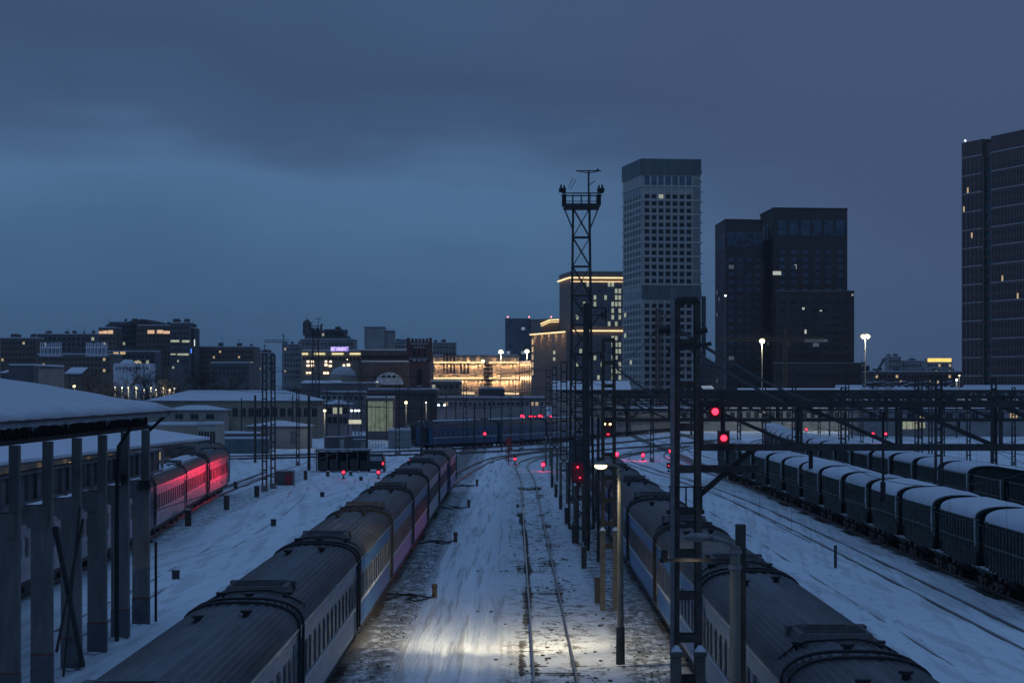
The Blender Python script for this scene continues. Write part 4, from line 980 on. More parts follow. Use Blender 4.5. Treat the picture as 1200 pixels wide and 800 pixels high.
# white residential tower
d = 1050; B = (PX(752, d), d); A = (PX(730, 1091), 1091); C = (PX(821, 1054), 1054); ht = PZ(188, d)
fl = [PZ(457 - 8.25 * k, d) for k in range(13)]; fu = [PZ(329 - 8.25 * k, d) for k in range(13)]
tw = building('residential_tower', 'tall pale panelled tower block under construction, right of the floodlight tower', 'tower block', A, B, C, ht, W_WHITE,
    wins=[('R', 7, .03, .86, fl + fu, 2.0, 1.75, lit(.006, LITG, seed=4)), ('L', 6, .05, .97, fl + fu, 3.6, 1.8, lit(.012, LITG, seed=5)), ('R', 7, .03, .86, [PZ(212, d)], 2.1, 4.6, GLASSB), ('L', 6, .05, .97, [PZ(222, d)], 3.6, 5, GLASSB), ('L', 6, .05, .97, [PZ(345, d)], 3.6, 3.6, GLASSB)], snow=False)
Bv, Cv, Av = Vector((*B, 0)), Vector((*C, 0)), Vector((*A, 0)); dr = (Cv - Bv).normalized(); dl = (Bv - Av).normalized()
mb = MB()
for z0_, z1_ in ((ht - 6.2, ht + .8), (PZ(350.5, d), PZ(335, d))):
    mb.box(*( (Bv + Cv) / 2 + Vector((dr.y, -dr.x, 0)) * .25).to_2d(), (z0_ + z1_) / 2, (Cv - Bv).length + .4, .5, z1_ - z0_, math.atan2(dr.y, dr.x)); mb.build('construction_netting', W_NET, tw, world=True); mb = MB()
mb.box(*((Av + Bv) / 2 + Vector((dl.y, -dl.x, 0)) * .25).to_2d(), ht - 2.7, (Bv - Av).length + .4, .5, 7.0, math.atan2(dl.y, dl.x))
mb.build('construction_netting', W_NET, tw, world=True)
mb = MB()
for yb_ in [461 - 16.5 * k for k in range(7)] + [333.1 - 16.5 * k for k in range(8)]:
    z = PZ(yb_, d)
    if z > ht - 7: break
    mb.box(*((Bv + Cv) / 2 + Vector((dr.y, -dr.x, 0)) * .3).to_2d(), z, (Cv - Bv).length + .5, .55, .55, math.atan2(dr.y, dr.x))
    mb.box(*((Av + Bv) / 2 + Vector((dl.y, -dl.x, 0)) * .3).to_2d(), z, (Bv - Av).length + .5, .55, .55, math.atan2(dl.y, dl.x))
for k in range(8): 
    c = Bv + dr * ((Cv - Bv).length * (.03 + .83 * k / 7)) + Vector((dr.y, -dr.x, 0)) * .2; mb.box(c.x, c.y, ht / 2 - 3, .5, .35, ht - 8, math.atan2(dr.y, dr.x))
mb.build('facade_bands', mat('pale_band', (.58, .57, .54), .7, var=.15), tw, world=True)
mb = MB(); lattice(mb, PX(771.5, d - 2), d - 2.4, 0, PZ(362, d), 1.9, 1.9, 1.9, 1.9, .5, 2.5, 'x'); mb.build('builders_hoist', mat('hoist_red', (.20, .09, .07), .7), tw, world=True)
mb = MB()
for k in range(22): mb.box(Cv.x + .45, Cv.y + 1.5, PZ(200 + 12 * k, d), .8, 3, .3)
mb.box(Cv.x + 1.6, Cv.y + 3, PZ(405, d), 1.7, 4, PZ(345, d) - PZ(462, d)); mb.build('scaffold', mat('scaffold_dark', (.07, .07, .075), .8), tw, world=True)
mb = MB(); c = Cv - dr * 2.0 + Vector((dr.y, -dr.x, 0)) * .2
mb.box(c.x, c.y, (ht - 8) / 2, 3.2, .4, ht - 8, math.atan2(dr.y, dr.x)); mb.build('blank_panel', mat('beige_panel', (.25, .225, .21), .75), tw, world=True)

# two near-black towers
d = 960
def dark_tower(xl, xc, xr, yt, label, seed):
    A = (PX(xl, d + 38), d + 38); B = (PX(xc, d), d); C = (PX(xr, d + 4), d + 4); zt = PZ(yt, d); fz = [PZ(455 - 8.9 * k, d) for k in range(int((455 - yt - 36) / 8.9))]
    nw = 6 if xr - xc > 60 else 4
    return building('dark_tower', label, 'tower block', A, B, C, zt, W_BLACK, wins=[
        ('R', nw, .04, .98, fz, 2.1, 1.5, lit(.03, mat('faint_lit_window', (.3, .3, .3), .5, emit=(.75, .8, .85), es=.05, var=.4), GLASSB, seed)), ('L', 4, .1, .9, fz, 4, 1.5, lit(.03, mats['faint_lit_window'], GLASS, seed + 1)),
        ('R', nw, .04, .98, [PZ(yt + 22, d)], 3.6, 6.2, GLASSB), ('L', 3, .1, .95, [PZ(yt + 24, d)], 7, 6.2, GLASSB)], roof=W_BLACK, snow=False)
t1 = dark_tower(838, 850, 894, 258, 'left, lower of two near-black brick towers', 8)
t2 = dark_tower(891, 906.5, 993, 244.5, 'right, taller of two near-black brick towers with lit top-floor windows', 17)
def addwins(root, lst, m_, dd=None):
    for x, y, dx, ww, wh in lst:
        mb = MB(); mb.box(PX(x, dx), dx, PZ(y, dx), ww, .15, wh); mb.build('window', m_, root, world=True)
addwins(t2, [(931.5, 312.5, 961.2, 1.3, 1.7), (910.5, 320, 959.9, 3.3, 1.5)], mat('bright_cool_window', (.5, .5, .4), .5, emit=(.8, .85, .7), es=.5))
d2 = 948
pd = building('dark_apartment_block', 'near-black brick block stepped in front of the taller dark tower', 'apartment block', (PX(909, d2 + 10), d2 + 10), (PX(909, d2), d2), (PX(1001, d2), d2), PZ(341, d2), W_BLACK,
    wins=[('R', 7, .02, .98, [PZ(452 - 8.9 * k, d2) for k in range(12)], 2.3, .8, lit(.03, mats['faint_lit_window'], GLASS, 3))], roof=W_GREY, parapet=.3, snow=False)
addwins(pd, [(941.5, 361.5, d2 - .2, .9, .9), (944, 388.5, d2 - .2, .8, 1.6), (999, 345.5, d2 - .2, .6, .6), (962, 364, d2 - .2, .9, .5)], mats['bright_cool_window'])
pd2 = building('dark_podium_block', 'lowest near-black podium block at the foot of the dark towers', 'apartment block', (PX(906, 942), 942), (PX(906, 930), 930), (PX(1009, 930), 930), PZ(425.5, 930), W_BLACK,
    wins=[('R', 9, .02, .98, [PZ(455, 930), PZ(440, 930)], 2.3, 1.0, GLASS)], roof=W_GREY, parapet=.3, snow=False)
mb = MB(); mb.box(PX(956, 929.6), 929.4, PZ(399, 930), 9, .4, 1.0); mb.box(PX(956, 929.6), 929.4, PZ(404, 930), 2.4, .4, 1.4); mb.build('site_sign_lamps', mats['faint_lit_window'], pd2, world=True)

# right red-brown tower
A3 = (PX(1127, 870), 870); B3 = (PX(1290, 775), 775); zt = PZ(168, 870)
dv = Vector((B3[0] - A3[0], B3[1] - A3[1], 0)); dn = dv.normalized(); nrm = Vector((dn.y, -dn.x, 0))
r3 = empty('red_brown_tower', (A3[0], A3[1], 0), 'tall red-brown brick tower cut by the right edge, with a few lit windows', 'tower block')
def facebox(mb, u0, u1, z0_, z1_, off, dep):
    c = Vector((*A3, 0)) + dn * ((u0 + u1) / 2) + nrm * (off - dep / 2); mb.box(c.x, c.y, (z0_ + z1_) / 2, abs(u1 - u0), dep, z1_ - z0_, math.atan2(dn.y, dn.x))
Lf = dv.length; s1, s2 = Lf * (1157 - 1127) / 163 * .88, Lf * (1168.5 - 1127) / 163 * .9
mb = MB(); facebox(mb, 0, s1, 0, zt, 0, 22); facebox(mb, s1 + .003, s2, 0, zt - 1.5, -1.2, 20); facebox(mb, s2 + .003, Lf, 0, zt + .2, 0, 22); mb.build('wall', W_REDBR, r3, world=True)
ws = []; rr = random.Random(5); fh = 21.2 * 870 / 2800 / 2
nf = int((zt - 8) / fh)
cols_ = [Lf * t for t in (.02, .065, .10, .14)]; cols2 = [s2 + 2 + k * 2.25 for k in range(int((Lf - s2 - 2) / 2.25))]
me_d = MB(); me_d.box(0, 0, 0, 1.0, .12, 2.1); dmsh = me_d.mesh('window', GLASS); me_l = MB(); me_l.box(0, 0, 0, .9, .16, 1.9); lmsh = me_l.mesh('window', LITW)
litset = {(3, 6 + 20): 1}
cand = []
for f in range(nf):
    z = 2.4 + f * fh
    for ci, u in enumerate([3 * .6 + q * s1 / 5 * .98 for q in range(5)] + cols2): cand.append((u, z, ci, f))
rest = MB(); cnt = 0; ang = math.atan2(dn.y, dn.x)
for (u, z, ci, f) in sorted(cand, key=lambda c: (c[0] > 42, c[0] * 0 + (c[3] * 7 + c[2] * 3) % 11)):
    c = Vector((*A3, 0)) + dn * u + nrm * .03
    onn = rr.random() < .009 and u < 45
    if cnt < 96 or onn: link_mesh('window', lmsh if onn else dmsh, r3, (c.x - A3[0], c.y - A3[1], z), ang); cnt += 1
    else: rest.box(c.x, c.y, z, 1.0, .15, 2.1, ang)
rest.build('window_rows', GLASS, r3, world=True)['kind'] = 'stuff'
mb = MB()
for f in range(nf + 1): facebox(mb, s1 + .1, s2 - .1, 1.2 + f * fh, 1.2 + f * fh + fh * .62, -1.17, .05)
mb.build('glazed_bay', mat('teal_glass', (.045, .085, .10), .25, .3, var=.4, scale=.4), r3, world=True)
mb = MB()
for f in range(0, nf + 2, 2): facebox(mb, 0, s1, 1.0 + f * fh, 1.35 + f * fh, .12, .3); facebox(mb, s2, Lf, 1.0 + f * fh, 1.35 + f * fh, .12, .3)
mb.build('floor_bands', mat('grey_band', (.45, .44, .44), .6), r3, world=True)
mb = MB()
for u in [s1 * k / 5 + .8 for k in range(6)] + [s2 + .9 + k * 2.25 for k in range(int((Lf - s2) / 2.25))]: facebox(mb, u, u + .45, 0, zt - 6, .15, .3)
mb.build('pilasters', mat('brown_pilaster', (.19, .12, .105), .75), r3, world=True)
far_l = MB(); far_l.sphere((A3[0] + 1.2, A3[1] - .5, zt + .9), .35, 8); far_l.build('roof_beacon', LAMPW, r3, world=True)

# office with glowing cornice lines
d = 1250
B4 = (PX(668.7, d), d); A4 = (PX(655.6, d + 45), d + 45); C4 = (PX(735, d + 3), d + 3)
zt = PZ(325, d); oz = [PZ(333 + 7.7 * k, d) for k in range(7)] + [PZ(396 + 7.7 * k, d) for k in range(8)]
ro = random.Random(9)
def offwin(k, z): return LITG if (k >= 11 and ro.random() < .7) or ro.random() < .07 else GLASSB
of = building('office_block', 'brown office block with glowing warm cornice lines beside the pale tower', 'office building', A4, B4, C4, zt, W_BROWN,
    wins=[('R', 14, .02, .9, oz, 1.25, 2.3, offwin)], roof=W_DARK, parapet=3.2, snow=False)
def strips(root, pts, dd_off=1.2, hh=.7, m_=STRIP):
    mb = MB()
    for a, b in zip(pts, pts[1:]): mb.bar(a, b, .5, hh)
    mb.build('light_strip', m_, root, world=True)
def onf(p, q, t, off): 
    p = Vector((*p, 0)); q = Vector((*q, 0)); dd_ = (q - p).normalized(); return p.lerp(q, t) + Vector((dd_.y, -dd_.x, 0)) * off
def V3(v, z): return (v.x, v.y, z)
strips(of, [V3(onf(A4, B4, 0, .9), zt - .2), V3(onf(A4, B4, 1, .9), zt - .2), V3(onf(B4, C4, 0, .9), zt - .2), V3(onf(B4, C4, 1, .9), zt - .2)])
strips(of, [V3(onf(B4, C4, 0, .6), zt - 2.2), V3(onf(B4, C4, 1, .6), zt - 2.2)], hh=.35)
strips(of, [V3(onf(B4, C4, 0, .9), PZ(387.5, d)), V3(onf(B4, C4, 1, .9), PZ(387.5, d))])
# lower wing
B5 = (PX(664, d - 6), d - 6); A5 = (PX(623, d + 62), d + 62); C5 = (PX(671, d - 2), d - 2)
wing = building('office_wing', 'lower brown stone wing of offices, warmly lit along its top edge', 'office building', A5, B5, C5, PZ(389, d), W_BROWN, wins=[('L', 1, .60, .72, [PZ(397 + 7.7 * k, d) for k in range(7)], 4, 1.8, lit(.4, LITG, GLASSB, 2)), ('L', 1, .0, .06, [PZ(400 + 9 * k, d + 50) for k in range(5)], 3, 3, LITW)], snow=False)
zz = PZ(389, d); strips(wing, [V3(onf(A5, B5, 0, .9), zz), V3(onf(A5, B5, 1, .9), zz)])
for t in (.1, .3, .5, .7, .9): 
    p = onf(A5, B5, t, 1.6); light('AREA', wing, (p.x - B5[0], p.y - B5[1], zz - .6), 700, (1, .62, .28), 9, rot=(0, 0, 0), sizey=.4)
B6 = (PX(655, d + 50), d + 50); mid = building('office_rear_block', 'upper brown stone block behind the lit wing with short double light lines', 'office building', (PX(622, d + 100), d + 100), (PX(634, d + 72), d + 72), (PX(657, d + 70), d + 70), PZ(375.5, d + 70), W_BROWN, roof=W_DARK, parapet=1, snow=False)
strips(mid, [(PX(633.5, d + 71), d + 70.5, PZ(379.5, d + 70)), (PX(644, d + 69), d + 69, PZ(375, d + 69)), (PX(655, d + 69), d + 69, PZ(374.5, d + 69))]); strips(mid, [(PX(634, d + 71), d + 70.5, PZ(382, d + 70)), (PX(644, d + 69), d + 69, PZ(377.5, d + 69)), (PX(655, d + 69), d + 69, PZ(377, d + 69))], hh=.4)
gb = bx('glass_office', 'blue glass office block behind the golden building', 'office building', 592, 621, 374, 1400, GLASSB, dep=20, wins=[('R', 6, .05, .95, [PZ(385 + 7 * k, 1400) for k in range(9)], 2, 1.7, lit(.16, mat('cool_lit_window', (.4, .5, .5), .5, emit=(.7, .82, .9), es=.22), GLASSB, 6))], roof=W_DARK, snow=False)
bx('dark_office_slab', 'dark slab between the blue glass block and the lit brown wing', 'office building', 620.5, 634, 374, 1410, W_DARK, dep=20, wins=[('R', 2, .05, .95, [PZ(388 + 8 * k, 1410) for k in range(8)], 1.8, 1.8, lit(.2, LITW, GLASS, 61))], snow=False)
mb = MB()
for x in (595, 620, 646): mb.sphere((PX(x, 1400) - PX(592, 1400), 0, PZ(371.3, 1400)), .45, 8)
mb.build('roof_beacon', mat('beacon_red', (.6, .1, .1), .5, emit=(1, .3, .3), es=3), gb)

# golden lit building
d = 800
gold = bx('golden_building', 'long building washed in golden light below the tall lamps', 'building', 505, 608, 418, d, W_STONE, dep=18, wins=[
    ('R', 1, .615, .645, [PZ(428 + 4.5 * k, d) for k in range(7)], 1.6, .95, GLASS), ('R', 1, .66, .69, [PZ(428 + 4.5 * k, d) for k in range(7)], 1.6, .95, GLASS), ('R', 5, .14, .29, [PZ(431, d), PZ(421, d), PZ(449, d)], .8, 3.6, GLASS), ('R', 3, .32, .44, [PZ(431, d)], .7, 4, GLASS)], roof=W_DARK, parapet=.4)
mb = MB()
for k in range(26):
    if k in (16, 17, 18): continue
    t = k / 25; X_ = PX(506 + 101 * t, d); mb.box(X_, d - .25, PZ(440, d), .35, .5, PZ(418, d) - PZ(462, d))
mb.build('facade_fins', W_STONE, gold, world=True)
g2 = bx('golden_annex', 'narrow ribbed annex at the right end of the golden building', 'building', 608.5, 622, 425.5, d, mat('brown_rib_wall', (.22, .17, .13), .8), dep=14, roof=W_DARK, parapet=.3)
for k in range(5):
    mb = MB(); X_ = PX(610.5 + 2.8 * k, d); mb.box(X_, d - .4, PZ(443, d), .35, .5, PZ(427, d) - PZ(459, d)); mb.build('facade_fin', W_STONE, g2, world=True)
    for y in (426.5, 443): light('POINT', g2, (X_ - g2.location.x, -1.0, PZ(y, d)), 120, (1, .60, .30), .2)
rg = random.Random(3)
for y, pw in ((424.5, 1.0), (443.0, 1.5)):
    for k in range(20):
        px_ = 508 + 98.0 * k / 19
        if abs(px_ - 570) < 4: continue
        if y < 430 and 541 < px_ < 560: p_ = 1.4
        elif y > 440 and px_ > 575: p_ = 1.3
        else: p_ = .8
        z = PZ(y, d)
        light('SPOT', gold, (PX(px_, d) - gold.location.x, -.8, z), 430 * pw * p_ * rg.uniform(.75, 1.25), (1, .57, .25), .3, rot=(R(180 - 8) if k % 2 == 0 or y > 440 else R(8), 0, 0), spot=150)
        light('SPOT', gold, (PX(px_ + 3, d) - gold.location.x, -.8, z - .8), 300 * pw * p_ * rg.uniform(.7, 1.3), (1, .57, .25), .3, rot=(R(8), 0, 0), spot=150)
    for x0, x1 in ((506, 567), (573, 608)):
        mb = MB(); mb.bar((PX(x0, d), d - .9, PZ(y, d)), (PX(x1, d), d - .9, PZ(y, d)), .3, .42); mb.build('light_strip', STRIP, gold, world=True)
mb = MB(); mb.bar((PX(530, 780), 780, PZ(460.5, 780)), (PX(556, 780), 780, PZ(460.5, 780)), .4, .6); mb.bar((PX(575, 780), 780, PZ(461, 780)), (PX(608, 780), 780, PZ(461, 780)), .4, .5); mb.build('light_strip', STRIP, gold, world=True)

# crenellated brick tower
d = 560; xc = PX(492, d); t = empty('brick_water_tower', (xc, d, 0), 'dark brick tower with battlements beside the golden building', 'tower')
mb = MB(); mb.box(0, 0, 8.6, 4.9, 4.9, 17.2); mb.build('shaft', mat('tower_brick', (.17, .088, .074), .85, var=.35, scale=.6), t)
mb = MB(); mb.hexa([(-2.45, -2.45, 16.2), (2.45, -2.45, 16.2), (2.45, 2.45, 16.2), (-2.45, 2.45, 16.2), (-2.85, -2.85, 17.0), (2.85, -2.85, 17.0), (2.85, 2.85, 17.0), (-2.85, 2.85, 17.0)]); mb.box(0, 0, 18.9, 5.7, 5.7, 3.8)
for k in range(7): mb.box(-2.55 + k * .85, -2.7, 21.2, .45, .35, .9)
for k in range(7): mb.box(-2.55 + k * .85, 2.7, 21.2, .45, .35, .9); mb.box(-2.7, -2.55 + k * .85, 21.2, .35, .45, .9)
for s in (-1, 1): mb.box(s * 2.6, -2.6, 20.3, .7, .7, 3.0)
mb.build('battlement', mat('darker_brick', (.13, .07, .06), .85, var=.35, scale=.6), t)
mb = MB(); mb.box(0, -2.9, 20.4, 4.3, .1, .16); mb.box(0, -2.9, 16.95, 4.6, .25, .14)
for k in range(3): mb.box(-1.15 + k * 1.15, -2.9, 16.55, .7, .15, .3)
for k in range(4): mb.box(-1.1 + k * .7, -2.88, 19.6, .3, .08, .35)
mb.box(0, -2.5, 10.6, 1.1, .2, .18); mb.build('snow_ledge', SNOWD, t)
for k in range(3): mb = MB(); mb.box(-1.2 + k * 1.2, -2.88, 18.2, .5, .08, 1.6); mb.tube([(-1.2 + k * 1.2, -2.84, 19.0), (-1.2 + k * 1.2, -2.93, 19.0)], .25, 10); mb.build('window', GLASS, t)
mb = MB(); mb.box(0, -2.5, 12.3, 1.3, .12, 3.2); mb.tube([(0, -2.44, 13.9), (0, -2.57, 13.9)], .65, 16); mb.build('window', GLASS, t)

# brick terminal with arch
d = 700
tm = bx('brick_terminal', 'long brick terminal hall with a snow-edged roof left of the brick tower', 'station building', 423, 504, 412, d, W_BRICK, dep=30, wins=[('R', 26, .01, .99, [PZ(418, d), PZ(424, d)], .7, 1.0, GLASS)], roof=W_DARK, parapet=.4)
tf = bx('arched_hall', 'lower brick hall front with a wide snowy arched window', 'station building', 423, 479, 426, 660, W_BRICK, dep=20, roof=W_DARK, parapet=.5)
mb = MB(); cxx = PX(456, 659.7); prof = []
for k in range(25): a_ = math.pi * k / 24; prof.append((cxx + 4.0 * math.cos(a_), PZ(450.5, 660) + 3.4 * math.sin(a_)))
mb.extrude(prof, 659.2, 659.85); mb.build('arch_window', mat('frosted_arch', (.40, .43, .47), .6, var=.4, scale=.8), tf, world=True)
for k in range(3): mb = MB(); mb.tube([(cxx - 1.4 + k * 1.4, 659.0, PZ(441, 660)), (cxx - 1.4 + k * 1.4, 659.25, PZ(441, 660))], .42, 12); mb.build('window', GLASS, tf, world=True)
# building with lit windows and rooftop sign
d = 720
lb = bx('station_office', 'pale office building with lit windows and a violet rooftop sign', 'building', 353, 423, 412.5, d, mat('beige_render', (.26, .22, .18), .85, var=.2, scale=.4), dep=24, wins=[
    ('R', 16, .02, .98, [PZ(420, d)], .7, 1.1, GLASS)], roof=W_GREY, parapet=.5)
for (x, y, ww, wh) in ((361, 423.5, .7, .6), (366.3, 423.5, .7, .6), (361, 428.2, .8, .55), (366.3, 428.2, .8, .55), (382, 423.5, .6, .6), (387.5, 423.5, .6, .5), (382, 427.5, .8, .6), (387, 428.6, .9, .5), (403, 428, .6, .6), (408.3, 427.5, .9, .7), (360, 437, .6, .6), (363.3, 437, .6, .6), (380.5, 437, .7, .6), (384, 437, .6, .6), (407, 421, .3, .3)):
    mb = MB(); mb.box(PX(x, d), d - .1, PZ(y, d), ww, .2, wh); mb.build('window', mat('bright_warm_window', (.6, .5, .3), .5, emit=(1, .78, .50), es=2.4), lb, world=True)
for x0, x1 in ((354, 361), (368.5, 381), (389, 402.5), (410, 422.5)):
    mb = MB(); mb.bar((PX(x0, d), d - .3, PZ(414.5, d)), (PX(x1, d), d - .3, PZ(414.5, d)), .3, .5); mb.build('light_strip', mat('pale_yellow_strip', (.8, .7, .4), .4, emit=(1, .84, .40), es=1.0), lb, world=True)
sg = empty('rooftop_sign', (PX(398, d - 6), d - 6, PZ(412, d - 6)), 'violet-white illuminated lettering on the station office roof', 'sign')
cu = bpy.data.curves.new('lettering', 'FONT'); cu.body = 'МЕГАМАРКЕТ'; cu.size = 1.6; cu.extrude = .08; cu.align_x = 'CENTER'; cu.materials.append(SIGNM); cu.offset = .02
to = bpy.data.objects.new('lettering', cu); col.objects.link(to); to.parent = sg; to.location = (0, 0, .25); to.rotation_euler = (R(90), 0, 0); to.scale = (.42, 1, 1)
bpy.context.view_layer.update()
wd = max(.1, to.dimensions.x); me = bpy.data.meshes.new_from_object(to); bpy.data.objects.remove(to)
to = bpy.data.objects.new('lettering', me); col.objects.link(to); to.parent = sg; to.location = (0, 0, .25); to.rotation_euler = (R(90), 0, 0); to.scale = (.42 * 5.2 / wd, 1, 1)
mb = MB(); mb.box(0, .35, .8, 5.5, .1, 1.4); mb.bar((-2.4, .5, -.6), (-2.4, .5, .2), .1); mb.bar((2.4, .5, -.6), (2.4, .5, .2), .1); mb.build('frame', mat('violet_backing', (.2, .12, .4), .5, emit=(.35, .2, .9), es=.12), sg)
# dome with snow in front
d = 690; dm_ = empty('snowy_dome', (PX(402, d), d, 0), 'low snow-covered dome in front of the lit station office', 'building')
mb = MB(); mb.tube([(0, 0, 0), (0, 0, PZ(441, d))], 4.0, 20); mb.build('drum', W_TAN, dm_); mb = MB(); mb.sphere((0, 0, PZ(441, d)), 3.7, 20, (1, 1, .8)); mb.build('dome', SNOWD, dm_, smooth=True)

# skyline blocks further back
sky = [
 ('apartment_block', 'wide grey-brown apartment block at the far left edge of the skyline', 0, 43, 398, 800, W_BROWN, (10, 8, .03)),
 ('office_building', 'long grey building with slanted roof behind the white turrets', 43, 113, 393, 1000, W_DARK, (12, 3, 0)),
 ('apartment_block', 'low brown block below the white turrets', 42, 131, 417, 780, W_BROWN, (18, 3, .04)),
 ('office_building', 'brown office block with an orange-lit top strip, left wing of the large complex', 115.5, 136, 385.5, 900, W_BROWN, (5, 5, 0)),
 ('office_building', 'widest dark office block of the left skyline complex', 128, 172, 379, 930, W_DARK, (9, 7, .02)),
 ('office_building', 'brown office block with two orange-lit top strips in the left skyline', 160, 201, 383, 900, W_BROWN, (9, 7, .04)),
 ('office_building', 'black glass office block with pale yellow lit floors', 199, 222, 380, 880, W_DARK, (6, 7, .02)),
 ('office_building', 'stepped dark end of the large office complex', 221.5, 228, 386, 885, W_DARK, (2, 6, 0)),
 ('office_building', 'low green-grey terrace building in front of the large complex', 126, 182, 413.5, 820, W_DARK, (10, 3, .05)),
 ('apartment_block', 'long brown apartment block right of the large office complex', 229, 298, 408, 900, W_BROWN, (18, 5, .015)),
 ('apartment_block', 'dark lower block before the long brown apartments', 246, 292, 427, 760, W_DARK, (10, 2, 0)),
 ('apartment_block', 'faint grey block between the brown apartments and the crane', 298, 318, 415, 1100, W_GREY, (5, 3, 0)),
 ('apartment_block', 'grey slab block under the distant crane', 332, 357, 405, 1100, W_GREY, (7, 6, .02)),
 ('office_building', 'broad stepped grey building behind the violet sign, lower tier', 352, 415, 399, 1050, W_GREY, (14, 3, .0)),
 ('office_building', 'broad stepped grey building behind the violet sign, upper tier', 357, 405, 388, 1080, W_DARK, (10, 3, .0)),
 ('tower_block', 'plain grey tower block, taller part of a pair left of the brick tower', 427, 450.5, 384.5, 1000, W_GREY, (0, 0, 0)),
 ('tower_block', 'plain grey tower block, lower part of a pair left of the brick tower', 450.5, 461.5, 389, 1002, W_GREY, (0, 0, 0)),
 ('apartment_block', 'low grey block just left behind the brick tower', 461.8, 479, 402, 1100, W_GREY, (4, 2, 0)),
 ('apartment_block', 'low grey block right behind the brick tower', 507, 534, 403, 1100, W_GREY, (7, 2, 0)),
 ('warehouse', 'long low dark red brick building at the foot of the brick tower', 430, 512, 459, 540, W_BRICK, (14, 1, 0)),
 ('warehouse', 'dark low hall with snow on its edge in front of the golden building', 561, 591, 458, 560, W_DARK, (0, 0, 0)),
 ('warehouse', 'dark sloping hall right of the brick tower', 504, 540, 449, 640, W_DARK, (5, 1, 0)),
 ('warehouse', 'long grey platform hall below the golden building', 512, 640, 469, 520, W_GREY, (22, 1, .02)),
 ('warehouse', 'long low hall with snowy roof line beneath the lit station office', 353, 440, 451, 620, W_DARK, (0, 0, 0)),
 ('warehouse', 'grey shed row with snowy roof under the far terminal', 375, 428, 462, 560, W_GREY, (8, 1, .0)),
 ('apartment_block', 'grey tower on the right horizon with a stepped roof', 1041, 1056, 419, 1300, W_GREY, (4, 3, 0)),
 ('apartment_block', 'low blue-grey slab on the right horizon', 1056, 1081, 424, 1310, W_GREY, (6, 2, 0)),
 ('office_building', 'far building with a glowing yellow top storey on the right horizon', 1086, 1116, 424, 1250, W_GREY, (7, 2, .3)),
 ('apartment_block', 'long old brick row on the right horizon behind the parked cars', 1018, 1127, 437, 900, W_BRICK, (22, 2, .02)),
 ('apartment_block', 'small brown gable block left end of the right horizon row', 1008, 1019, 430, 950, W_BRICK, (2, 2, 0)),
 ('warehouse', 'long grey depot wall seen under the truss portals', 716, 1010, 482, 560, W_PALE, (30, 1, .02)),
 ('warehouse', 'dark depot block under the truss portals at the far right', 1010, 1230, 484, 500, W_GREY, (14, 1, .06)),
 ('apartment_block', 'low brown block seen between the pale tower and the dark towers', 823, 840, 425, 1150, W_BRICK, (4, 4, .03)),
 ('warehouse', 'tan gable wall above the snowy canopy roof on the left', 45, 60, 432, 480, W_TAN, (0, 0, 0)),
 ('warehouse', 'dark low shed left of the tan gable wall', 10, 39, 431, 500, W_DARK, (0, 0, 0)),
]
for (nm, lab, x0, x1, yt, d, wl, (nc, nr, pl)) in sky:
    dep = 14 if x1 - x0 < 60 else 20
    zt = PZ(yt, d); wspec = []
    if nc:
        hpx = (HY + 4 - yt) / max(nr, 1)
        zs = [PZ(yt + 4 + k * min(6.5, hpx), d) for k in range(nr)]
        ww = min(1.6, (x1 - x0) * d / F / nc * .5)
        wspec = [('R', nc, .02, .98, zs, ww, min(1.5, ww * 1.3), lit(max(pl, .06), LITW if wl is not W_DARK else LITG, GLASS, int(x0 + yt)))]
    o = bx(nm, lab, {'apartment_block': 'apartment block', 'office_building': 'office building', 'tower_block': 'tower block', 'warehouse': 'warehouse'}[nm], x0, x1, yt, d, wl, dep=dep, wins=wspec, roof=W_DARK, parapet=.5, snow=True)
    o['px'] = x0
byl = {o['label']: o for o in col.objects if o.get('category')}
def strip_on(label, d, items, m_=LITO):
    o = byl[label]
    for x0, x1, y, hh in items:
        mb = MB(); mb.box(PX((x0 + x1) / 2, d), d - .12, PZ(y, d), (x1 - x0) * d / F, .2, hh); mb.build('window', m_, o, world=True)
strip_on('brown office block with an orange-lit top strip, left wing of the large complex', 900, [(116, 120, 389.5, .9), (120.5, 126, 389.2, 1.1), (126.5, 132.5, 389, 1.3)])
strip_on('brown office block with two orange-lit top strips in the left skyline', 900, [(173, 181, 388.8, 1.3), (184, 191, 388.6, 1.3), (191.5, 199, 389.3, 1.1)])
strip_on('black glass office block with pale yellow lit floors', 880, [(200, 210, 399.5, .8), (213.5, 222, 399.8, .8), (200, 206, 415, .5), (208, 221, 415.2, .7), (202, 204, 430.5, .8)], LITG)
strip_on('low green-grey terrace building in front of the large complex', 820, [(133, 139, 414, .9), (141, 147, 413.5, .9), (137, 140, 419, .9), (158, 161, 424.5, .9), (163, 165.5, 425, .9)], LITW)
strip_on('black glass office block with pale yellow lit floors', 879, [(223.5, 224.8, 411, 1.6)], mat('blue_lit', (.1, .2, .8), .5, emit=(.1, .25, 1), es=1.2))
strip_on('far building with a glowing yellow top storey on the right horizon', 1250, [(1087, 1115, 421.8, 1.9)], STRIPY)
strip_on('stepped dark end of the large office complex', 885, [(227.5, 228.5, 401.5, 2.4)], mat('white_tube', (.8, .8, .8), .5, emit=(.95, .95, .85), es=.9)); strip_on('long brown apartment block right of the large office complex', 899, [(231.5, 233, 402, 2.4)], mats['white_tube'])
strip_on('long grey depot wall seen under the truss portals', 560, [(835, 842, 486, .8), (892, 897, 484, .5), (790, 797, 488, .6), (745, 748, 487, .6)], mat('faint_depot_light', (.5, .5, .4), .5, emit=(1, .9, .65), es=.5))
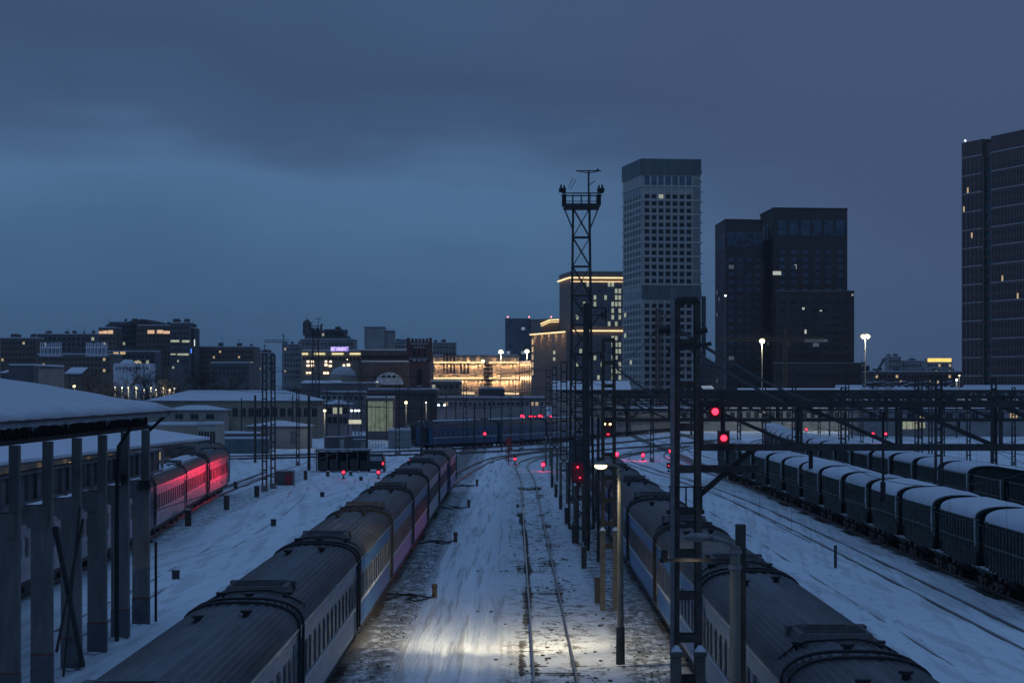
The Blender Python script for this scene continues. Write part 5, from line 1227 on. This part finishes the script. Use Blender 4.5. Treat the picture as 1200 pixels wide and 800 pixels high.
strip_on('dark depot block under the truss portals at the far right', 500, [(1056, 1062, 498, 1.6), (1063, 1069, 498, 1.6), (1070, 1076, 498, 1.6), (1078, 1084, 498, 1.2)], mat('pale_yellow_bay', (.5, .5, .35), .5, emit=(.9, .85, .48), es=.22))
# curved roof and masts on the large complex; spire tower
r = byl['widest dark office block of the left skyline complex']
mb = MB(); prof = [(PX(171, 925) + 6.8 * math.cos(math.pi * k / 12), PZ(380, 925) + 1.6 * math.sin(math.pi * k / 12)) for k in range(13)]; mb.extrude(prof, 918, 935); mb.build('curved_roof', W_DARK, r, world=True)
r = byl['broad stepped grey building behind the violet sign, upper tier']
mb = MB(); mb.box(PX(360, 1075), 1075, PZ(385, 1075), 3.6, 4, 6); mb.box(PX(360, 1075), 1075, PZ(379, 1075), 2.2, 3, 3); mb.bar((PX(360, 1075), 1075, PZ(378, 1075)), (PX(360, 1075), 1075, PZ(373, 1075)), .5)
mb.tube([(PX(391, 1078), 1084, PZ(388, 1078)), (PX(391, 1078), 1084, PZ(385.5, 1078))], 5.6, 20); mb.build('roof_turret', W_DARK, r, world=True)
# rooftop clutter
for o in [o for o in col.objects if o.get('category') in ('apartment block', 'office building') and o.get('px') is not None]:
    rr = random.Random(int(o['px'] * 3)); roof = [c for c in o.children if c.name.startswith('roof_snow')]
    if not roof: continue
    zz = max(v.co.z for v in roof[0].data.vertices); xs_ = [v.co.x for v in roof[0].data.vertices]; x0, x1 = min(xs_), max(xs_)
    for k in range(3 + int((x1 - x0) / 6)):
        mb = MB(); xx = rr.uniform(x0 + .8, x1 - .8); mb.box(xx, 3 + rr.random() * 4, zz + .5, rr.uniform(.6, 2.4), 1.5, rr.uniform(.6, 1.7))
        if rr.random() < .3: mb.bar((xx, 4, zz), (xx, 4, zz + rr.uniform(1.5, 3.5)), .12)
        mb.build('rooftop_plant', W_DARK, o)
for o in col.objects:
    if o.get('px') is not None: del o['px']
# white colonnaded turrets
for i, x0 in enumerate((47, 101)):
    d = 770; r = empty('white_turret', (PX(x0 + 11.5, d), d, PZ(417, d)), f'{["left", "right"][i]} of two white colonnaded rooftop turrets on the left skyline', 'turret', 'white rooftop turrets')
    W_ = mat('white_turret_paint', (.62, .64, .70), .6, var=.15); hh = PZ(401, d) - PZ(417, d); mb = MB()
    for k in range(6): mb.bar((-3.0 + k * 1.2, 0, 0), (-3.0 + k * 1.2, 0, hh * (1 if k != 2 else .9)), .30)
    for k in range(6): mb.bar((-3.0 + k * 1.2, 3, 0), (-3.0 + k * 1.2, 3, hh), .30)
    mb.build('columns', W_, r); mb = MB(); mb.box(0, 1.5, hh * .62, 6.6, 3.4, .35); mb.box(0, 1.5, .15, 6.8, 3.6, .3); mb.build('entablature', W_, r)
# small white classical house
d = 700; wh_ = bx('classical_house', 'small white classical house with snowy roof below the large office complex', 'house', 133, 176, 427, d, mat('white_house', (.55, .57, .62), .7), dep=10, wins=[('R', 10, .04, .96, [PZ(431.5, d)], .5, .9, GLASS)])
mb = MB(); mb.hexa([(PX(140, d), d, PZ(426, d)), (PX(155, d), d, PZ(426, d)), (PX(155, d), d + 8, PZ(426, d)), (PX(140, d), d + 8, PZ(426, d)), (PX(143, d), d + 3, PZ(421, d)), (PX(151, d), d + 3, PZ(421, d)), (PX(151, d), d + 6, PZ(421, d)), (PX(143, d), d + 6, PZ(421, d))]); mb.build('hip_roof', SNOW, wh_, world=True)

# hip-roofed long buildings mid-left
def hip(name, label, x0, x1, y_eave, y_ridge, d, wall, dep=12, wins=(), inset=None, cat='building', over=.5):
    r = building(name, label, cat, (PX(x0, d), d + dep), (PX(x0, d), d), (PX(x1, d), d), PZ(y_eave, d), wall, wins=wins, snow=False)
    xa, xb = PX(x0, d) - over, PX(x1, d) + over; z = PZ(y_eave, d) + .003; zr = PZ(y_ridge, d + dep / 2); ins = inset if inset is not None else dep / 2
    mb = MB(); y0, y1, ym = d - over, d + dep + over, d + dep / 2
    p = [(xa, y0, z), (xb, y0, z), (xb, y1, z), (xa, y1, z)]; q = [(xa, y0, z + .12), (xb, y0, z + .12), (xb, y1, z + .12), (xa, y1, z + .12)]
    mb.hexa(p + q); mb.build('eaves', W_DARK, r, world=True)
    mb = MB(); z2 = z + .125; a, b, c, e = (xa, y0, z2), (xb, y0, z2), (xb, y1, z2), (xa, y1, z2); r1, r2 = (xa + ins, ym, zr), (xb - ins, ym, zr)
    mb.poly([a, b, r2, r1]); mb.poly([b, c, r2]); mb.poly([c, e, r1, r2]); mb.poly([e, a, r1]); mb.poly([e, c, b, a]); mb.build('roof_snow', SNOW, r, world=True)
    return r
hb_ = hip('depot_building', 'long pale yellow depot building with wide snowy hip roof', 172, 373, 470, 457, 480, mat('dim_yellow_render', (.22, .20, .155), .85, var=.25, scale=.4), 16, wins=[('R', 13, .40, 1.0, [PZ(483, 480)], 1.0, 1.7, GLASS)])
mb = MB()
for k in range(44): X_ = PX(214 + k * 3.3, 486); mb.bar((X_, 486, PZ(459.5, 486)), (X_, 486, PZ(455.5, 486)), .06)
mb.bar((PX(214, 486), 486, PZ(456, 486)), (PX(356, 486), 486, PZ(456, 486)), .06); mb.build('roof_railing', STEEL, hb_, world=True)
hip('depot_annex', 'small pale annex with snowy roof in front of the long depot', 194, 262, 481, 474.5, 440, mat('dim_grey_render', (.24, .23, .20), .85), 8, wins=[('R', 3, .1, .9, [PZ(488, 440)], 1.4, .9, GLASS)])
hip('grey_workshop', 'squat grey workshop with snowy roof behind the paired ladder masts', 289, 360, 500, 492.5, 402, W_GREY, 10, wins=[('R', 1, .74, .82, [PZ(513, 402)], 1.1, 2.2, W_DARK)])
hip('two_storey_office', 'two-storey grey building with snowy roof left of the green-lit hall', 376, 409, 474, 468, 500, W_GREY, 9, wins=[('R', 5, .05, .95, [PZ(481, 500), PZ(492, 500)], .8, 1.3, lit(.1, LITG, GLASS, 2))])
o = bx('pale_building', 'pale two-storey building with three tall windows beyond the red-lit coaches', 'building', 231, 253, 499, 330, W_PALE, dep=10, wins=[('R', 3, .05, .98, [PZ(512, 330)], .62, 1.5, GLASS), ('R', 2, .05, .7, [PZ(531, 330)], .5, .8, GLASS)], roof=W_GREY, parapet=.15)
o = bx('pale_long_wing', 'long pale wing running left from the two-storey pale building', 'building', 168, 230.7, 499.5, 333, W_TAN, dep=9, wins=[('R', 2, .50, .72, [PZ(514, 333)], .9, .8, GLASS)], roof=W_GREY, parapet=.15)
bx('sheet_fence', 'low teal sheet-metal fence by the pale building', 'fence', 253.5, 316, 514, 372, W_TEAL, dep=.3, snow=True)
bx('low_brick_store', 'low dark store with snow on top behind the teal fence', 'building', 254, 305, 508, 400, W_DARK, dep=5, snow=True)
# long lit platform hall seen between the columns
ph = building('platform_hall', 'long low hall with lit windows and snowy roof behind the concrete columns', 'station building', (-54, 205), (-41.5, 165), (-36.5, 265), 4.2, W_PALE, snow=False)
Bp, Cp = Vector((-41.5, 165, 0)), Vector((-36.5, 265, 0)); dr = (Cp - Bp).normalized(); nr = Vector((dr.y, -dr.x, 0)); angp = math.atan2(dr.y, dr.x)
for k in range(26):
    c = Bp + dr * (2.5 + k * 3.8) + nr * .06
    mb = MB(); mb.box(0, 0, 0, 2.9, .12, 1.9); mb.cur = 1; mb.box(0, -.05, 0, .12, .1, 1.9); o = mb.build('window', [LITD if k % 5 != 3 else GLASS, W_DARK], ph); o.location = (c.x - Bp.x, c.y - Bp.y, 2.6); o.rotation_euler = (0, 0, angp)
mb = MB()
for k in range(9): c = Bp + dr * (8 + k * 9) + nr * .5; mb.box(c.x, c.y, 3.75, .7, .2, .12, angp)
mb.build('strip_lamps', STRIP, ph, world=True)
mb = MB(); e0 = Bp + nr * 2.2 - dr * 3; e1 = Cp + nr * 2.2 + dr * 3; b0 = Bp - nr * 9 - dr * 3; b1 = Cp - nr * 9 + dr * 3
mb.hexa([(e0.x, e0.y, 4.35), (e1.x, e1.y, 4.35), (b1.x, b1.y, 5.9), (b0.x, b0.y, 5.9), (e0.x, e0.y, 4.5), (e1.x, e1.y, 4.5), (b1.x, b1.y, 6.05), (b0.x, b0.y, 6.05)]); mb.build('roof', W_DARK, ph, world=True)
mb = MB(); mb.hexa([(e0.x, e0.y, 4.505), (e1.x, e1.y, 4.505), (b1.x, b1.y, 6.055), (b0.x, b0.y, 6.055), (e0.x, e0.y, 4.75), (e1.x, e1.y, 4.75), (b1.x, b1.y, 6.35), (b0.x, b0.y, 6.35)]); mb.build('roof_snow', SNOW, ph, world=True)
# green-lit glazed hall
d = 470; gh = bx('glazed_hall', 'glazed hall with a dim green-yellow lit front', 'building', 429, 461, 468, d, W_DARK, dep=12, roof=W_DARK, parapet=.3)
for k in range(6):
    mb = MB(); x0 = PX(430 + k * 5.1, d); mb.box(x0 + .42, d - .06, (PZ(505, d) + PZ(470, d)) / 2, .78, .1, PZ(470, d) - PZ(505, d)); mb.build('glazing_panel', LITGR, gh, world=True)
mb = MB(); mb.box(PX(416, d), d - 1, PZ(494, d), 2.6, .2, .8); mb.build('lit_canopy', mat('warm_canopy', (.6, .55, .4), .5, emit=(1, .92, .6), es=.5), gh, world=True)
bx('metal_shed', 'silver corrugated shed right of the green-lit hall', 'shed', 455, 480, 505, 405, W_SHED, dep=6, roof=W_GREY, parapet=.1)
bx('grey_kiosk', 'small dark kiosk between the silver shed and the blue train', 'shed', 481, 497, 500, 420, W_GREY, dep=5)
bx('white_roof_hall', 'wide hall with a snow-white sloping roof at the foot of the office block', 'building', 647, 740, 459, 600, W_GREY, dep=6, snow=False)
o = col.objects[-1]; o = [q for q in col.objects if q.get('label', '').startswith('wide hall with a snow')][0]
mb = MB(); x0, x1 = PX(647, 600), PX(740, 600); mb.hexa([(x0, 599, 9.1), (x1, 599, 9.1), (x1, 612, 11.6), (x0, 612, 11.6), (x0, 599, 9.3), (x1, 599, 9.3), (x1, 612, 11.9), (x0, 612, 11.9)]); mb.build('sloping_roof', SNOW, o, world=True)
for (x0, x1, ya, yb, d, lab) in ((868, 1012, 459.3, 456.0, 500, 'long snowy platform roof in front of the dark towers'), (1000, 1127, 461, 457.5, 480, 'snowy platform roof right of the dark towers'), (824, 837, 456, 453, 560, 'small snowy roof between the pale and dark towers'), (76, 95, 438, 431.5, 520, 'small snowy roof among the trees on the left skyline'), (0, 6, 437, 434.5, 520, 'snowy roof cut by the left edge of the picture'), (353, 398, 449, 446.8, 600, 'thin snowy roof under the lit station office')):
    z0_, z1_ = PZ(ya, d), PZ(yb, d + 8); r = empty('platform_roof', (PX(x0, d), d, 0), lab, 'roofed platform', 'snowy roofs'); w_ = PX(x1, d) - PX(x0, d)
    mb = MB(); mb.hexa([(0, 0, z0_), (w_, 0, z0_), (w_, 8, z1_), (0, 8, z1_), (0, 0, z0_ + .25), (w_, 0, z0_ + .25), (w_, 8, z1_ + .25), (0, 8, z1_ + .25)]); mb.build('roof_snow', SNOW, r)
    mb = MB(); mb.box(w_ / 2, .3, z0_ - .25, w_, .2, .45); 
    for k in range(max(2, int(w_ / 5))): mb.box(.3 + k * (w_ - .6) / max(1, int(w_ / 5) - 1), 4, z0_ / 2, .3, .3, z0_)
    mb.build('frame', W_DARK, r)

# embankment with parked snowy cars on the right horizon
mb = MB(); xa, xb = PX(1005, 700), PX(1300, 700)
mb.hexa([(xa, 690, 0), (xb, 690, 0), (xb, 780, 0), (xa, 780, 0), (xa + 3, 700, 9.4), (xb, 700, 9.4), (xb, 770, 11.0), (xa + 3, 770, 11.0)]); tag(mb.build('embankment', SNOW), kind='structure')
def car_proto():
    r = empty('parked_car', (0, 0, 0), 'x', 'car'); K = []
    mb = MB(); mb.hexa([(-.85, -2.1, .3), (.85, -2.1, .3), (.85, 2.1, .3), (-.85, 2.1, .3), (-.82, -2.05, .85), (.82, -2.05, .85), (.82, 2.05, .85), (-.82, 2.05, .85)]); mb.hexa([(-.78, -1.7, .853), (.78, -1.7, .853), (.78, 1.1, .853), (-.78, 1.1, .853), (-.62, -1.1, 1.4), (.62, -1.1, 1.4), (.62, .6, 1.4), (-.62, .6, 1.4)]); K.append(mb.build('body', mat('dark_car_paint', (.04, .045, .06), .4, .3, rnd=.5), r))
    mb = MB(); mb.hexa([(-.84, 1.0, .86), (.84, 1.0, .86), (.84, 2.05, .86), (-.84, 2.05, .86), (-.7, 1.1, .98), (.7, 1.1, .98), (.7, 1.95, .95), (-.7, 1.95, .95)]); mb.hexa([(-.66, -1.1, 1.405), (.66, -1.1, 1.405), (.66, .6, 1.405), (-.66, .6, 1.405), (-.5, -1.0, 1.56), (.5, -1.0, 1.56), (.5, .5, 1.56), (-.5, .5, 1.56)]); K.append(mb.build('snow_cover', SNOW, r))
    mb = MB(); mb.box(0, -.35, 1.12, 1.5, 1.7, .3); K.append(mb.build('windows', GLASS, r))
    w_ = MB(); w_.tube([(-.1, 0, 0), (.1, 0, 0)], .32, 12); wm_ = w_.mesh('wheel', BLACK)
    for s in (-1, 1):
        for q in (-1.3, 1.3): K.append(link_mesh('wheel', wm_, r, (s * .78, q, .32)))
    KIDS[r] = K; return r
cp = car_proto()
cars = [(x, 735 + (i % 3) * 8) for i, x in enumerate((1018, 1026, 1033, 1041, 1049, 1058, 1067, 1076, 1084, 1092, 1103, 1112, 1121))]
for i, (x, y) in enumerate(cars):
    o = cp if i == 0 else copy_tree(cp); o.location = (PX(x, y), y, 9.4 + (y - 700) * 1.6 / 70); o.rotation_euler = (0, 0, R(90 + random.uniform(-8, 8)))
    tag(o, f'snow-covered parked car on the right horizon, {["first","second","third","fourth","fifth","sixth","seventh","eighth","ninth","tenth","eleventh","twelfth","thirteenth"][i]} from the left', 'car', 'cars parked on the snowy bank')
# cars on a lit car park under the truss: white-blue
for i, (px, py) in enumerate(((780, 494), (787, 495), (797, 496), (803, 495), (1030, 511), (1005, 505))):
    d = GD(py); o = copy_tree(cp); o.location = (PX(px, d), d, 0); o.rotation_euler = (0, 0, R(60 if i % 2 else 100)); tag(o, f'{["small car left of the wide mast beyond the curved tracks", "second small car left of the wide mast", "third small car left of the wide mast", "small car nearest the wide mast beyond the tracks", "small car between two red lights beyond the wagons", "small car left of the two red lights beyond the wagons"][i]}', 'car', 'small cars beyond the tracks')

# dark covered shed with parked van, dark containers
d = 294; sx0, sx1 = PX(371, d), PX(431, d)
sh = empty('open_shed', (sx0, d, 0), 'black open-fronted shed with stored boxes beside the parked van', 'shed')
mb = MB(); W_s = sx1 - sx0
for k in range(6): mb.box(k * W_s / 5, 0, 1.25, .14, .14, 2.5); mb.box(k * W_s / 5, 2.5, 1.25, .14, .14, 2.5)
mb.box(W_s / 2, 1.25, 2.55, W_s + .5, 3.0, .12); mb.build('frame', W_DARK, sh)
mb = MB(); mb.box(W_s / 2, 2.45, 1.2, W_s, .1, 2.3); mb.build('back_panel', BLACK, sh)
mb = MB(); mb.box(W_s / 2, 1.25, 2.68, W_s + .3, 2.8, .12); mb.build('roof_snow', SNOWD, sh)
mb = MB()
for k in range(5): mb.box(.8 + k * 1.25, 1.0, .65 + .1 * (k % 2), 1.0, 1.2, 1.3 + .2 * (k % 2))
mb.build('crates', mat('crate_dark', (.06, .065, .06), .8), sh)
vn = empty('parked_van', (PX(441, 292), 292, 0), 'dark van with one red tail lamp at the right end of the open shed', 'van')
mb = MB(); mb.hexa([(-1.0, -.9, .35), (1.0, -.9, .35), (1.0, 3.4, .35), (-1.0, 3.4, .35), (-1.0, -.9, 1.2), (1.0, -.9, 1.2), (1.0, 3.4, 1.2), (-1.0, 3.4, 1.2)]); mb.hexa([(-1.0, -.88, 1.203), (1.0, -.88, 1.203), (1.0, 3.0, 1.203), (-1.0, 3.0, 1.203), (-.85, -.7, 2.2), (.85, -.7, 2.2), (.85, 1.9, 2.2), (-.85, 1.9, 2.2)]); mb.build('body', mat('dark_van_paint', (.03, .033, .04), .35, .2), vn)
mb = MB(); mb.box(0, -.84, 1.65, 1.4, .06, .55); mb.build('rear_window', mat('grey_window', (.25, .27, .30), .3), vn); mb = MB(); mb.box(0, .6, 2.25, 1.5, 2.3, .08); mb.build('snow_cover', SNOW, vn)
mb = MB(); mb.box(.85, -.93, 1.05, .16, .06, .26); mb.build('tail_lamp', REDL, vn)
for s in (-1, 1):
    for q in (0, 2.6): mb = MB(); mb.tube([(s * .85, q, .34), (s * 1.02, q, .34)], .34, 12); mb.build('wheel', BLACK, vn)
for i, (x0, x1, yt, yb, m_) in enumerate(((381, 404, 512, 528, W_DARK), (405, 428, 511, 527, W_DARK), (413, 429, 515, 531, W_TEAL), (322, 343, 552, 568, W_DARK))):
    d = GD(yb); r = empty('container', (PX((x0 + x1) / 2, d), d, 0), ['left of two dark containers behind the open shed', 'right of two dark containers behind the open shed', 'small teal container in front of the green-lit hall', 'dark yard hut at the foot of the paired ladder masts'][i], 'container'); w_ = (x1 - x0) * d / F; h_ = PZ(yt, d)
    mb = MB(); mb.box(0, 1.2, h_ / 2, w_, 2.4, h_)
    for k in range(int(w_ / .3)): mb.box(-w_ / 2 + .15 + k * .3, -.02, h_ / 2, .10, .06, h_ * .9)
    mb.build('body', m_, r); mb = MB(); mb.box(0, 1.2, h_ + .06, w_ * .95, 2.3, .12, taper=.96); mb.build('roof_snow', SNOWD, r)
    mb = MB(); mb.box(w_ / 2 - .45, -.05, h_ * .45, .7, .06, h_ * .8); mb.build('door', mats['red_paint'] if i == 3 else W_GREY, r)

# cranes
def tower_crane(x, y, zj, x_l, x_r, label, m_=STEEL, wd=1.2):
    r = empty('tower_crane', (x, y, 0), label, 'crane'); mb = MB(); lattice(mb, 0, 0, 0, zj, wd, wd, wd, wd, .22, 2.4, 'x'); mb.build('mast', m_, r)
    mb = MB(); mb.bar((x_l - x, 0, zj), (x_r - x, 0, zj), .3); mb.bar((x_l - x, 0, zj + 1.1), (x_r - x, 0, zj + 1.1), .2)
    n = int((x_r - x_l) / 1.6)
    for k in range(n): a_ = x_l - x + k * 1.6; mb.bar((a_, 0, zj), (a_ + .8, 0, zj + 1.1), .14); mb.bar((a_ + .8, 0, zj + 1.1), (a_ + 1.6, 0, zj), .14)
    mb.build('jib', m_, r); mb = MB(); mb.bar((0, 0, zj), (0, 0, zj + 4), .4); mb.bar((0, 0, zj + 4), (x_l * .6 + x * .4 - x, 0, zj + 1.1), .08); mb.bar((0, 0, zj + 4), (x_r - x - 1, 0, zj + 1.1), .08); mb.box(1.3, 0, zj - 1, 1.4, 1.4, 1.8); mb.build('cab', m_, r)
CR = mat('crane_brown', (.20, .11, .05), .7)
tower_crane(PX(920, 880), 880, PZ(399, 880), PX(842, 880), PX(966, 880), 'brown tower crane in front of the near-black towers', CR)
tower_crane(PX(332, 1150), 1150, PZ(401, 1150), PX(310, 1150), PX(339, 1150), 'faint thin tower crane on the skyline left of the violet sign', wd=.8)
tower_crane(PX(310, 1300), 1300, PZ(412, 1300), PX(304, 1300), PX(316, 1300), 'tiny crane above the left skyline behind the ladder masts', wd=.6)
r = empty('mobile_crane', (PX(1021, 820), 820, 0), 'dark crane jib leaning on the right horizon', 'crane'); mb = MB(); zb = PZ(437, 820); mb.bar((0, 0, zb - 3), (4.2, 0, PZ(422, 820)), 1.0, .8); mb.box(4.3, 0, PZ(421.5, 820), 1.3, .8, .8); mb.build('jib', W_DARK, r); mb = MB(); mb.box(0, 0, (zb - 2) / 2, 3, 3, zb - 2); mb.build('cab', W_DARK, r)

# bare winter trees
def tree(x, y, h, label, seed, group='bare trees beyond the left yard', density=5):
    rr = random.Random(seed); r = empty('bare_tree', (x, y, 0), label, 'tree', group)
    mb = MB(); mb.tube([(0, 0, 0), (rr.uniform(-.2, .2), 0, h * .35), (rr.uniform(-.4, .4), 0, h * .6)], .28 * h / 10, 6, .14 * h / 10); mb.build('trunk', TWIG, r)
    mb = MB()
    def br(p, d_, l_, rad, lev):
        q = p + d_ * l_; mb.tube([p, q], rad, 3, rad * .55, cap=False)
        if lev == 0: return
        for k in range(density - (lev == 3)):
            a_ = Vector((rr.gauss(0, 1), rr.gauss(0, 1), rr.gauss(.35, .5))).normalized()
            br(p.lerp(q, rr.uniform(.35, 1)), (d_ * .75 + a_ * .75).normalized(), l_ * rr.uniform(.5, .75), max(rad * .55, .022), lev - 1)
    for k in range(5): br(Vector((0, 0, h * rr.uniform(.2, .55))), Vector((rr.gauss(0, .6), rr.gauss(0, .6), 1)).normalized(), h * .33, .11 * h / 10, 3)
    mb.build('crown', TWIG, r); return r
tp = [(x, 560 + (i * 37) % 60, 9.5 + (i * 13) % 5) for i, x in enumerate(range(4, 300, 13))]
tr = []
for i, (px, y, hh) in enumerate(tp):
    lab = f'bare dark tree in the belt behind the street lamps, number {"one two three four five six seven eight nine ten eleven twelve thirteen fourteen fifteen sixteen seventeen eighteen nineteen twenty twentyone twentytwo twentythree".split()[i]} from the left'
    if i < 5: o = tree(0, 0, 11.5, lab, 100 + i); tr.append(o)
    else: o = copy_tree(tr[i % 5])
    o.location = (PX(px, y), y, 0); s = hh / 10.5; o.scale = (1.25 * s, 1.25 * s, s); o.rotation_euler = (0, 0, i * 1.3); o['label'] = lab
for i, (px, y, hh) in enumerate(((338, 640, 11), (346, 650, 10), (555, 545, 9), (575, 548, 8.5), (262, 450, 5.0), (1030, 640, 12), (1075, 640, 12), (700, 500, 8), (735, 500, 8.5), (810, 520, 8))):
    o = copy_tree(tr[i % 5]); o.location = (PX(px, y), y, 0); s = hh / 11.5; o.scale = (s * 1.3, s * 1.3, s); o.rotation_euler = (0, 0, i * 2.1)
    o['label'] = ['bare tree left of the lit station office', 'second bare tree left of the lit station office', 'bare tree before the grey platform hall', 'second bare tree before the grey platform hall', 'small bush behind the teal fence', 'bare tree on the right horizon before the brick row', 'second bare tree on the right horizon', 'bare tree behind the lattice masts in the middle', 'second bare tree behind the lattice masts', 'bare tree under the truss left of the dark towers'][i]
    o['group'] = 'scattered bare trees'
# low fence in the left middle distance
for i, (x0, x1, yb) in enumerate(((366, 456, 545), (428, 505, 527))):
    d = GD(yb); r = empty('rail_fence', (PX(x0, d), d, 0), ['thin rail fence behind the open shed', 'thin rail fence before the silver shed'][i], 'fence'); w_ = (x1 - x0) * d / F; mb = MB()
    for k in range(int(w_ / .5)): mb.bar((k * .5, 3, 0), (k * .5, 3, 1.7), .035)
    mb.bar((0, 3, 1.65), (w_, 3, 1.65), .05); mb.bar((0, 3, .3), (w_, 3, .3), .05); mb.build('rails', STEEL, r)

# ------------------------------------------------------------------ haze
hm = bpy.data.materials.new('evening_haze'); hm.use_nodes = True; nt = hm.node_tree; nt.nodes.clear()
pv = N('ShaderNodeVolumePrincipled'); pv.inputs['Color'].default_value = (.80, .86, .95, 1); pv.inputs['Density'].default_value = HAZE; pv.inputs['Anisotropy'].default_value = .3
mo = N('ShaderNodeOutputMaterial'); L(pv.outputs[0], mo.inputs['Volume']); nt = w.node_tree
mb = MB(); mb.box(0, 2900, 79, 7400, 6400, 160)
tag(mb.build('haze', hm), 'thin blue evening haze over the yard and the city', 'haze', kind='stuff')
